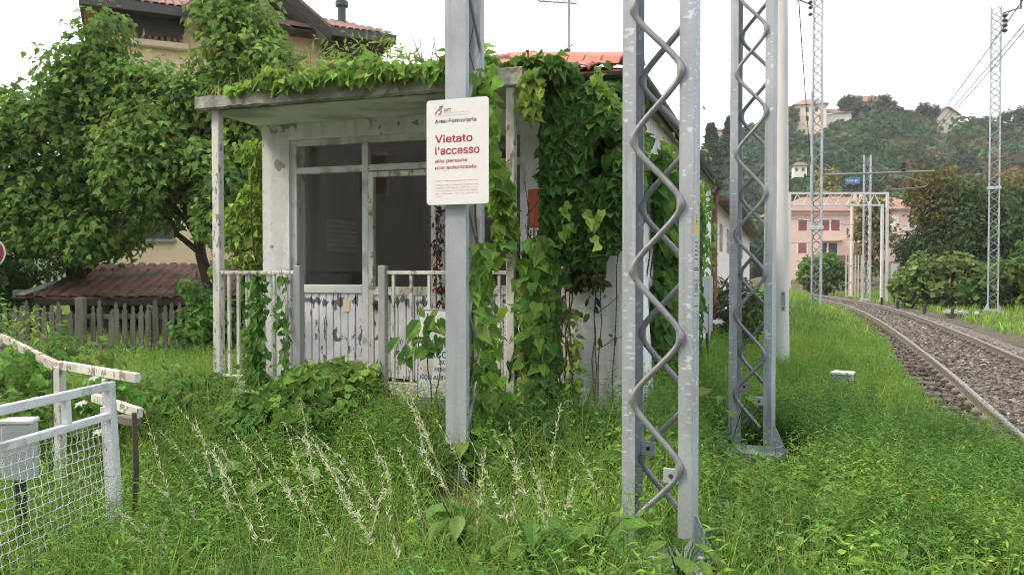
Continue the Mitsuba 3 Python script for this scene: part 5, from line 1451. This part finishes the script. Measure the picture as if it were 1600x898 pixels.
sG2 = surf(np.stack([U(-1.72, -1.60, n), 0 * np.zeros(n) + 6.6, .6 + .75 * rng.random(n) ** 1.5], 1), (0, -1, .3), .07, 'heart', LT_)
vine('dry_wall_vine', 'sparse half dry vine in front of the boarded window and stained wall', [sF, sG, sG2], stems)
# light broad leaves low by the right porch post
n = 1150
t_ = rng.random(n)
x = np.clip(-1.77 + .06 * rng.normal(size=n) * (.8 + .5 * t_), -1.87, -1.70)
z = .55 + 1.35 * (1 - t_)
sH = surf(np.stack([x, 5.95 + .12 * rng.normal(size=n), z], 1), (.1, -1, .5), .105, 'trilobe', (.12, .25, .055), alt=LT_, p_alt=.4)
n = 500
sI = surf(np.stack([np.clip(-1.78 + .06 * rng.normal(size=n), -1.88, -1.66), 6.1 + .15 * rng.normal(size=n), U(.5, 1.8, n)], 1), (.1, -1, .4), .10, 'heart', DK, alt=(.12, .09, .05), p_alt=.2)
stems = [limb((U(-2.0, -1.8), U(5.85, 6.2), .4), (U(-2.05, -1.75), U(5.85, 6.2), U(1.4, 2.4)), .012, .004, 8, wob=.06) for _ in range(12)]
vine('porch_vine', 'bright broad leaved vine climbing at the right porch post', [sH, sI], stems)
# vine up the sign pole and across to the post
n = 820
z = .35 + 2.9 * rng.random(n)
x = np.minimum(-1.985 + .045 * rng.normal(size=n), -1.90)
y = 5.30 + .09 * rng.normal(size=n)
keepv = ((z < 1.85) | (meshkit.noise(np.stack([z * 2.4, z * 0, z * 0], 1), 2) > .5)) & (x > -2.03) & (y > 5.15) & (rng.random(n) < 1.1 - .22 * z)
Pv = np.stack([x, y, z], 1)[keepv]
sJ = surf(Pv, (.5, -1, .5), .105, 'trilobe', (.115, .25, .055), alt=LT_, p_alt=.4)
n = 260                                             # branch hanging over to the post
t_ = rng.random(n)
sK = surf(np.stack([-2.06 + .14 * rng.random(n), 5.55 + .3 * t_, 2.45 - .55 * t_ + rng.normal(0, .06, n)], 1), (.1, -1, .5), .11, 'trilobe', (.16, .30, .06), alt=YL, p_alt=.35)
n = 330
n = 60
sK2 = surf(np.stack([-2.12 + .08 * rng.random(n), 5.55 + .25 * rng.random(n), 3.20 - .50 * rng.random(n) ** 1.3], 1), (0, -1, .5), .10, 'trilobe', (.12, .25, .055), alt=LT_, p_alt=.4)
stems = [limb((-2.03, 5.25 + U(-.1, .1), .2), (-2.03, 5.25 + U(-.1, .1), 1.6), .010, .007, 8, wob=.05), limb((-2.03, 5.25, 1.6), (-2.05, 5.3, 3.4), .009, .004, 9, wob=.04), limb((-2.05, 5.3, 2.2), (-1.95, 5.8, 2.5), .006, .003, 6), limb((-1.95, 6.2, 2.1), (-1.65, 5.95, 2.35), .006, .003, 6)]
vine('pole_vine', 'bright green vine with big lobed leaves climbing inside the sign pole', [sJ, sK, sK2], stems)
# leaves in front of the notice board, left of the sign pole
n = 44
x = -2.56 + .12 * rng.normal(size=n); z = 1.36 - .33 * rng.random(n) + .25 * (x + 2.56)
sL = surf(np.stack([x, 5.62 + .05 * rng.normal(size=n), z], 1), (0, -1, .6), .135, 'oval', (.10, .22, .05), alt=LT_, p_alt=.3)
stems = [limb((-2.5, 5.6, .3), (-2.6, 5.62, 1.2), .007, .004, 7), limb((-2.45, 5.6, .3), (-2.48, 5.62, 1.1), .006, .003, 7)]
vine('board_sapling', 'leafy young shoots hiding part of the blue bordered notice board', [sL], stems)
# yellow green climber at the left wall edge
n = 700
z = U(1.7, 2.95, n)
x = -4.92 - .20 * rng.random(n) ** 1.6 * (1 + .6 * np.sin(z * 9))
sM = surf(np.stack([x, 6.75 + .25 * rng.random(n), z], 1), (-.3, -1, .4), .085, 'trilobe', (.17, .29, .06), alt=YL, p_alt=.3)
n = 240
tt_ = rng.random(n); which = rng.integers(0, 4, n)
sM2 = surf(np.stack([-4.95 - .55 * tt_, 6.75 + .1 * rng.random(n), np.array([2.32, 2.12, 1.95, 1.78])[which] - .12 * tt_ ** 2 + rng.normal(0, .03, n)], 1), (-.2, -1, .5), .075, 'trilobe', (.15, .25, .06), alt=YL, p_alt=.3)
n = 350
sM3 = surf(np.stack([-5.0 - .12 * rng.random(n), 6.78 + .2 * rng.random(n), U(.7, 1.8, n)], 1), (-.3, -1, .3), .10, 'heart', MD)
vine('left_wall_climber', 'drooping yellow green climber at the left edge of the white wall', [sM, sM2, sM3], [limb((-4.9, 6.75, .4), (-4.92, 6.78, 2.9), .014, .006, 9), limb((-4.92, 6.78, 2.0), (-5.5, 6.8, 1.85), .007, .003, 6)])
# two columns of small leaves on the left railing
ss = []
for xx, zt_, k in ((-4.30, 1.62, 230), (-4.05, 1.60, 90), (-4.38, 1.2, 120)):
    z = .55 + (zt_ - .55) * rng.random(k)
    ss.append(surf(np.stack([xx + .035 * rng.normal(size=k) * (1.6 - .5 * z), 5.93 + .03 * rng.normal(size=k), z], 1), (0, -1, .4), .07, 'heart', (.085, .20, .045), alt=LT_, p_alt=.35))
vine('railing_bindweed', 'bindweed twining up the balusters of the left porch railing', ss, [tube(np.stack([xx + .02 * np.sin(np.arange(30) * .8), 5.94 + .02 * np.cos(np.arange(30) * .8), np.linspace(.5, zt_, 30)], 1), .003, 4) for xx, zt_ in ((-4.30, 1.68), (-4.05, 1.66))])
# red dry vine on the door mullion
n = 150
sN = surf(np.stack([-2.91 + .05 * rng.normal(size=n), 6.66 - .03 * rng.random(n), 1.2 + 1.05 * rng.random(n)], 1), (0, -1, .1), .05, 'oval', (.10, .045, .04), alt=(.055, .07, .035), p_alt=.25)
vine('withered_vine', 'withered reddish vine hanging on the mullion left of the sign pole', [sN], [limb((-2.93, 6.66, 1.1), (-2.89, 6.64, 2.3), .006, .003, 9, wob=.05), limb((-2.88, 6.66, 1.1), (-2.92, 6.64, 2.2), .005, .003, 9, wob=.05), limb((-2.93, 6.64, 1.75), (-3.05, 6.6, 1.62), .004, .002, 5)], limit=0)
# ivy on the long side wall
n = 3400
y = 7.55 + 3.6 * rng.random(n)
edge = 7.55 + .35 * meshkit.noise(np.stack([y * 0, y * 0, y * 3], 1), 3)
z = .5 + 2.25 * rng.random(n)
okk = (y > 7.6 + .25 * np.sin(z * 4) + .28 * (z < 1.9)) & (z < 2.85 - .07 * (y - 7.5) + .1 * np.sin(y * 6))
P = np.stack([XR + .03 + .16 * rng.random(n), y, z], 1)[okk]
sO = surf(P, (1, -.6, .4), .13, 'heart', MD, alt=DK, p_alt=.4)
n = 500
y = 7.6 + 3.6 * rng.random(n)
sO2 = surf(np.stack([XR + .1 + .14 * rng.random(n), y, 2.80 - .07 * (y - 7.5) + .09 * rng.normal(size=n)], 1), (.8, -.6, .7), .09, 'trilobe', YL)
n = 240
y = U(11.2, 13.5, n)
sO3 = surf(np.stack([XR + .05 + .15 * rng.random(n), y, 2.2 + .5 * rng.normal(size=n)], 1), (1, -.6, .4), .10, 'trilobe', LT_)
vine('side_wall_ivy', 'ivy with light upper leaves covering the long side wall behind the nearest pole', [sO, sO2, sO3], [limb((XR + .03, yy, .4), (XR + .04, yy + U(-.2, .4), 2.3), .014, .005, 8, wob=.06) for yy in (7.5, 7.9, 8.5, 9.2)])
# bush by the wing
bush('spiky_bush', 'spiky bush at the foot of the rear wing wall', (-.75, 15.6, .95), (.5, .9, .6), 26, .28, 36, .24, 'lance', (.07, .12, .045), droop=-.4, alt=(.14, .09, .06), p_alt=.2)

# creeper mass under the porch
n = 4200
x = U(-4.98, -1.7, n)
yb_ = U(5.0, 6.0, n)
hmax = .62 - .28 * S(-4.75, -4.45, x) * S(-4.05, -4.25, x) + .14 * S(-4.0, -3.7, x) * S(-3.1, -3.4, x) - .20 * S(-3.2, -3.1, x) * S(-2.1, -2.3, x) - .25 * (6.0 - yb_)
z = .12 + np.maximum(hmax, .1) * (.45 + .6 * rng.random(n) ** .6) + .14 * (meshkit.noise(np.stack([x * 3, yb_ * 3, x * 0], 1), 5) - .5)
P = patchy(np.stack([x, yb_, z], 1), 3.0, .36, 21)
sP = surf(P, (0, -.8, .8), .098, 'heart', (.085, .185, .042), droop=.7, alt=LT_, p_alt=.3)
n = 420
x = U(-3.95, -3.1, n)
sQ = surf(np.stack([x, 5.75 + .25 * rng.random(n), .45 + .34 * rng.random(n) * S(-4.0, -3.3, x) + .1], 1), (0, -.8, .8), .095, 'heart', LT_, droop=.7)
n = 700
x = U(-1.9, -.95, n)
sQ2 = surf(np.stack([x, U(5.3, 6.5, n), .30 + .36 * rng.random(n) * (1 - .6 * S(-1.75, -1.3, x))], 1), (0, -.8, .8), .12, 'heart', (.065, .15, .038), droop=.7, alt=MD, p_alt=.5)
vine('porch_creeper', 'dense heart leaved creeper spilling over the porch foot and steps', [sP, sQ, sQ2])

# ------------------------------------------------------------------ grass and weeds
def sample(n, f0, f1, dens=None, margin=1.2):
    """points spread over the ground before the camera between two distances, off the building, porch and track"""
    f = np.sqrt(f0 ** 2 + (f1 ** 2 - f0 ** 2) * rng.random(n))
    r = (rng.random(n) * 2 - 1) * (.66 * f + margin)
    X, Y = .948324 * r - .317305 * f, .317305 * r + .948324 * f
    ok = ~((X > XL - .02) & (X < XR + .05) & (Y > 6.1)) & ~((X > XL) & (X < -1.9) & (Y > 5.9))
    d = X - track_x(np.clip(Y, -40, 160))
    edge = -.90 - .42 * S(8.5, 13, Y) + .3 * S(16, 24, Y) + .40 * (meshkit.noise(np.stack([X * 1.3, Y * .9, X * 0], 1), 6) - .5)
    edge2 = 2.55 + .6 * (meshkit.noise(np.stack([X * .8, Y * .8, X * 0], 1), 7) - .5)
    ok &= (d < edge) | (d > edge2)
    ok &= ~(Y > 110) & (np.hypot(X + .22, Y - 7.45) > .48) & (np.hypot(X + .55, Y - 4.2) > .22) & (np.hypot(X + 1.98, (Y - 4.72) * .6) > .20) & (np.hypot(X + .2, (Y - 7.0) * .6) > .42) & ((np.hypot(X + 1.15, Y - 3.75) > .16) & (np.hypot(X + .86, Y - 3.9) > .16) & (np.hypot(X + 1.62, Y - 3.95) > .16) | (rng.random(n) < .25))
    if dens is not None:
        ok &= rng.random(n) < dens(X, Y, d)
    X, Y = X[ok], Y[ok]
    return np.stack([X, Y, ground_z(X, Y)], 1), d[ok]


def hue_at(P, a, b, f=.9, seed=3):
    w = S(.35, .65, meshkit.fbm(P * np.array([f, f, 0]), 3, seed))[:, None]
    return np.array(a) * (1 - w) + np.array(b) * w


def jcol(base, var=.2, hue=.1):
    n = len(base)
    return np.clip(base * LEAFTONE * np.exp(rng.normal(0, var, (n, 1))) * np.exp(rng.normal(0, hue, (n, 3)) * np.array([1, .3, .8])), .005, .7)


def height_at(P, d):
    """grass gets shorter towards the track and taller on the left"""
    h = .30 + .16 * meshkit.fbm(P * np.array([1.3, 1.3, 0]), 3, 9)
    h *= .72 + .28 * S(-1.8, -3.6, d)
    return h


GA_, GB_ = (.13, .26, .060), (.19, .33, .075)
ms = []
P, d = sample(118000, 2.6, 9, lambda X, Y, d: np.where(X > -.7, .55, 1.0))
n = len(P)
hh = height_at(P, d) * (.45 + 1.15 * rng.random(n) ** 1.5)
col = jcol(hue_at(P, GA_, GB_))
dead = rng.random(n) < .05
col[dead] = np.array([.42, .36, .20]) * U(.6, 1.2, (dead.sum(), 1))
ms.append(blades(P, hh, U(.0045, .011, n), rnd(n) * np.array([.45, .45, 0]), U(.1, 1.1, n), col, 3))
P, d = sample(100000, 9, 20)
n = len(P)
ms.append(blades(P, height_at(P, d) * U(.6, 1.3, n), U(.010, .020, n), rnd(n) * np.array([.35, .35, 0]), U(.1, .9, n), jcol(hue_at(P, (.14, .28, .055), (.22, .36, .075))), 2))
P, d = sample(120000, 20, 60, lambda X, Y, d: np.where(d < 0, 1.0, .7))
n = len(P)
ms.append(blades(P, (height_at(P, d) + .05) * U(.6, 1.3, n), U(.03, .06, n), rnd(n) * np.array([.35, .35, 0]), U(.1, .9, n), jcol(hue_at(P, (.13, .26, .055), (.20, .34, .08))), 2))
m_, c_ = cat(*ms)
solo('meadow_grass', m_, 'leaf', 'uncut green meadow grass covering the ground up to the track', 'grass', kind='stuff', color=c_)


def herbs(P, H, nl, ll, kind, C, up=.5, whorl=False, top=True):
    """upright leafy stems: root P, height H, nl leaves each of length about ll"""
    n = len(P)
    lean = rnd(n) * np.array([.18, .18, 0])
    t = np.tile((np.arange(nl) + .6) / nl, (n, 1)) ** .9
    az = rng.random((n, 1)) * 6.28 + np.arange(nl) * 2.4 + rng.normal(0, .3, (n, nl))
    root = P[:, None] + (lean[:, None] * t[..., None] + np.array([0, 0, 1.]) * t[..., None]) * H[:, None, None]
    o = np.stack([np.cos(az), np.sin(az), 0 * az], -1)
    D = o + np.array([0, 0, 1.]) * (up * (.3 + t[..., None])) + .15 * rng.normal(size=o.shape)
    N = np.array([0, 0, 1.]) - o * .4 + .25 * rng.normal(size=o.shape)
    size = ll * (1.15 - .65 * t) * rng.uniform(.75, 1.2, t.shape)
    col = np.repeat(C, nl, 0) * np.exp(rng.normal(0, .1, (n * nl, 1)))
    a = leafmesh(root.reshape(-1, 3), N.reshape(-1, 3), D.reshape(-1, 3), size.ravel(), kind, np.clip(col, .005, .7))
    b = blades(P, H, np.full(n, .006), lean, np.zeros(n), np.clip(C * np.array([.9, .85, .8]), 0, 1), 2)
    return cat(a, b)


ms = []
P, d = sample(21000, 2.9, 8.5, lambda X, Y, d: np.where(X > -1.2, 1.0, .35) * (.25 + 1.2 * (meshkit.fbm(np.stack([X * .9, Y * .9, X * 0], 1), 3, 31) > .46)))
n = len(P)
ms.append(herbs(P, height_at(P, d) * (.5 + 1.1 * rng.random(n) ** 1.4) + .03, 12, .095, 'lance', jcol(hue_at(P, (.10, .23, .06), (.16, .31, .065), 1.4)), up=.6))
P, d = sample(900, 3.2, 9.5, lambda X, Y, d: np.where(X > -1.2, 1.0, .35) * (meshkit.fbm(np.stack([X * 1.1, Y * 1.1, X * 0], 1), 3, 61) > .47))
n = len(P)
ms.append(herbs(P, U(.36, .62, n), 26, .10, 'lance', jcol(hue_at(P, (.085, .20, .06), (.13, .27, .065), 1.4), .12), up=.7))
P, d = sample(420, 3.2, 9.5, lambda X, Y, d: .8 * (meshkit.fbm(np.stack([X * 1.3, Y * 1.3, X * 0], 1), 3, 71) > .48))
n = len(P)
ms.append(herbs(P, U(.22, .42, n), 14, .11, 'oval', jcol(hue_at(P, (.10, .22, .06), (.15, .29, .07), 1.4), .12), up=.45))
P, d = sample(7000, 8.5, 22, lambda X, Y, d: .6)
n = len(P)
ms.append(herbs(P, height_at(P, d) * U(.6, 1.2, n) + .03, 9, .12, 'lance', jcol(hue_at(P, (.11, .25, .055), (.18, .34, .075), 1.0)), up=.5))
m_, c_ = cat(*ms)
solo('meadow_herbs', m_, 'leaf', 'upright leafy weeds with narrow leaves among the grass', 'weeds', kind='stuff', color=c_)

ms = []
P, d = sample(5200, 2.9, 8, lambda X, Y, d: np.where(X < -.9, .35, 1.0) * (meshkit.fbm(np.stack([X * 1.1, Y * 1.1, X * 0], 1), 3, 41) > .5))
n = len(P)
ms.append(herbs(P, .10 + .25 * rng.random(n), 6, .075, 'oval', jcol(hue_at(P, (.12, .25, .065), (.19, .34, .08), 2.0)), up=.35))
P, d = sample(3600, 2.9, 9, lambda X, Y, d: .9 * (meshkit.fbm(np.stack([X * .8, Y * .8, X * 0], 1), 3, 51) > .52))
n = len(P)
ms.append(herbs(P, .08 + .30 * rng.random(n), 5, .085, 'heart', jcol(hue_at(P, (.11, .24, .05), (.17, .33, .07), 2.0)), up=.25))
m_, c_ = cat(*ms)
solo('broadleaf_weeds', m_, 'leaf', 'low broad leaved weeds and bindweed mixed into the grass', 'weeds', kind='stuff', color=c_)


# seed heads: straw coloured stalks leaning to the upper left
def seed_stalk(root, h, lean, bend):
    t = np.linspace(0, 1, 14)
    p = root + np.stack([lean[0] * h * t * (1 + bend * t * t), lean[1] * h * t * (1 + bend * t * t), h * (t - .25 * bend * t ** 3)], 1)
    k = 44
    s = .52 + .48 * np.sort(rng.random(k))
    q = np.stack([np.interp(s, t, p[:, j]) for j in range(3)], 1)
    tg = unit(p[-1] - p[8])
    D = tg + .30 * rnd(k)
    return tube(p, np.linspace(.0022, .0012, 14), 4), (q, unit(rnd(k)), D, .034 * U(.6, 1.3, k) * (1.15 - .5 * (s - .52) / .48))


sg_ = thing('seeding_grass', 'clump of tall straw coloured grass seed heads leaning left in the front meadow', 'grass', kind='stuff')
tubes, QP, QN, QD, QS = [], [], [], [], []
spots_ = []
for _ in range(38):
    spots_.append((-2.05 + .48 * rng.normal(), 3.85 + .42 * rng.normal(), U(.62, 1.0), (-.34 + .16 * rng.normal(), .10 * rng.normal()), U(0, .5)))
for _ in range(6):
    spots_.append((-1.45 + .30 * rng.normal(), 4.0 + .35 * rng.normal(), U(.55, .95), (.02 + .14 * rng.normal(), .10 * rng.normal()), U(0, .5)))
for _ in range(8):
    spots_.append((-3.0 + .35 * rng.normal(), 3.6 + .3 * rng.normal(), U(.4, .6), (-.3 + .3 * rng.normal(), .1 * rng.normal()), U(.3, 1.0)))
for X, Y, h, l, b in spots_:
    tb_, q = seed_stalk(np.array([X, Y, float(ground_z(X, Y))]), h, l, b)
    tubes.append(tb_); QP.append(q[0]); QN.append(q[1]); QD.append(q[2]); QS.append(q[3])
tm = join(*tubes)
sm = leafmesh(np.vstack(QP), np.vstack(QN), np.vstack(QD), np.concatenate(QS), 'lance', tint(sum(map(len, QP)), (.64, .66, .42), .13, .05))
m_, c_ = cat((tm, np.tile(np.array([.45, .47, .24]), (len(tm[0]), 1))), sm)
scene[sg_] = mikit.ply(m_, 'leaf', color=c_)


# plants one can tell apart
def big_leaves(name, label, root, spec, kind, col, cat_='plant', group=None):
    t = thing(name, label, cat_, group)
    st_ = []
    root = np.array(root, float)
    for az, el, L, s in spec:
        o = np.array([math.cos(az), math.sin(az), 0])
        tip = root + o * L * math.cos(el) + np.array([0, 0, L * math.sin(el)])
        st_.append(tube([root, (root + tip) / 2 + [0, 0, .04], tip], [.006, .005, .003], 5))
        N = np.array([0, 0, 1.]) + o * .2 + .25 * rng.normal(size=3)
        m, c = leafmesh(tip[None], N[None], (o + np.array([0, -.2, -.25]))[None], [s], kind, jcol(np.array([col], float), .1))
        part(t, 'leaf', m, 'leaf', color=c)
    for s_m in st_:
        part(t, 'stem', s_m, 'leaf', color=np.tile(np.array(col) * .9, (len(s_m[0]), 1)))
    return t


big_leaves('burdock', 'broad grey green leaves lying in the grass right of the mesh gate', (-3.15, 4.55, .12), [(-2.6, .75, .36, .20), (-.3, .8, .34, .20), (1.2, 1.0, .33, .18), (-1.4, .7, .30, .19), (2.6, .9, .34, .17)], 'heart', (.17, .28, .10))
big_leaves('burdock', 'single large lobed plant at the foot of the second lattice pole', (-.42, 7.35, .1), [(-2.4, 1.1, .60, .19), (-1.5, 1.0, .42, .17), (2.8, 1.2, .45, .16), (-.6, 1.2, .5, .13), (-2.0, .5, .3, .16), (-1.9, 1.2, .5, .14)], 'trilobe', (.14, .26, .065))
for i, (x, y, lab) in enumerate(((-1.62, 3.95, 'pale dock plant with long oval leaves in the front meadow below the sign pole'), (-1.15, 3.75, 'dock plant with long oval leaves left of the foot of the nearest pole'), (-.86, 3.9, 'dock plant touching the foot of the nearest pole'), (-.42, 3.72, 'dock plant under the zigzag bars of the nearest pole'))):
    big_leaves('dock', lab, (x, y, float(ground_z(x, y)) + .20), [(a, U(.9, 1.4), U(.14, .30), U(.13, .21)) for a in np.arange(10) * .63 + U(0, 1)], 'oval', (.11, .225, .06))
for i, (x, y, lab) in enumerate(((.18, 4.45, 'light lobed leaf sprout right of the nearest pole'), (.62, 4.75, 'heart leaved sprout in the right front grass'), (-.15, 5.6, 'pale lobed sprout between the two nearest lattice poles'))):
    big_leaves('sprout', lab, (x, y, float(ground_z(x, y)) + .12), [(a, U(.6, 1.2), U(.1, .25), U(.06, .10)) for a in np.arange(6) * 1.1 + U(0, 1)], 'heart', (.17, .31, .085))
# fleabane stalk before the nearest pole
wk = thing('tall_weed', 'upright dark weed with narrow leaves before the right leg of the nearest pole', 'weed')
m_, c_ = herbs(np.array([[-.36, 3.95, .02]]), np.array([.58]), 60, .10, 'lance', np.array([[.06, .13, .05]]), up=.7)
part(wk, 'foliage', m_, 'leaf', color=c_)
# flowers
fl_l = [(.70, 5.2, 'yellow meadow flower, left of the pair in the right front grass'), (.84, 5.25, 'yellow meadow flower, right of the pair in the right front grass'), (1.12, 4.35, 'yellow meadow flower nearest the lower right corner'), (.92, 4.25, 'yellow meadow flower left of the lower right corner'), (.28, 3.95, 'yellow meadow flower right of the foot of the nearest pole')]
for x, y, lab in fl_l:
    t = thing('yellow_flower', lab, 'flower')
    gz = float(ground_z(x, y)); h = .40
    m = tube([(x, y, gz), (x + .01, y, gz + h)], .0025, 4)
    part(t, 'stem', m, 'leaf', color=np.tile([.12, .22, .05], (len(m[0]), 1)))
    a = np.arange(6) * 1.047
    o = np.stack([np.cos(a), np.sin(a), .5 + 0 * a], 1)
    m, c = leafmesh(np.tile([x + .01, y, gz + h], (6, 1)), np.array([0, 0, 1.]) - o * .4, o, np.full(6, .017), 'oval', np.tile([.70, .60, .08], (6, 1)))
    part(t, 'petals', m, 'leaf', color=c)
for x, y, z, lab in ((-4.55, 4.4, .90, 'white bindweed bloom highest behind the gate'), (-4.35, 4.1, .78, 'white bindweed bloom in the middle behind the gate'), (-4.05, 3.95, .64, 'white bindweed bloom lowest behind the gate'), (-.86, 11.8, .92, 'round white bloom in the grass by the building side')):
    t = thing('white_bloom', lab, 'flower')
    a = np.arange(7) * .9
    o = np.stack([np.cos(a), np.sin(a), .4 + 0 * a], 1)
    s = .10 if y > 10 else .045
    m, c = leafmesh(np.tile([x, y, z], (7, 1)), np.array([0, -.4, 1.]) - o * .3, o, np.full(7, s), 'oval', np.tile([.75, .76, .74], (7, 1)))
    part(t, 'petals', m, 'leaf', color=c)
    m = tube([(x, y, z), (x, y + .05, max(z - .35, 0))], .003, 4)
    part(t, 'stem', m, 'leaf', color=np.tile([.12, .22, .05], (len(m[0]), 1)))
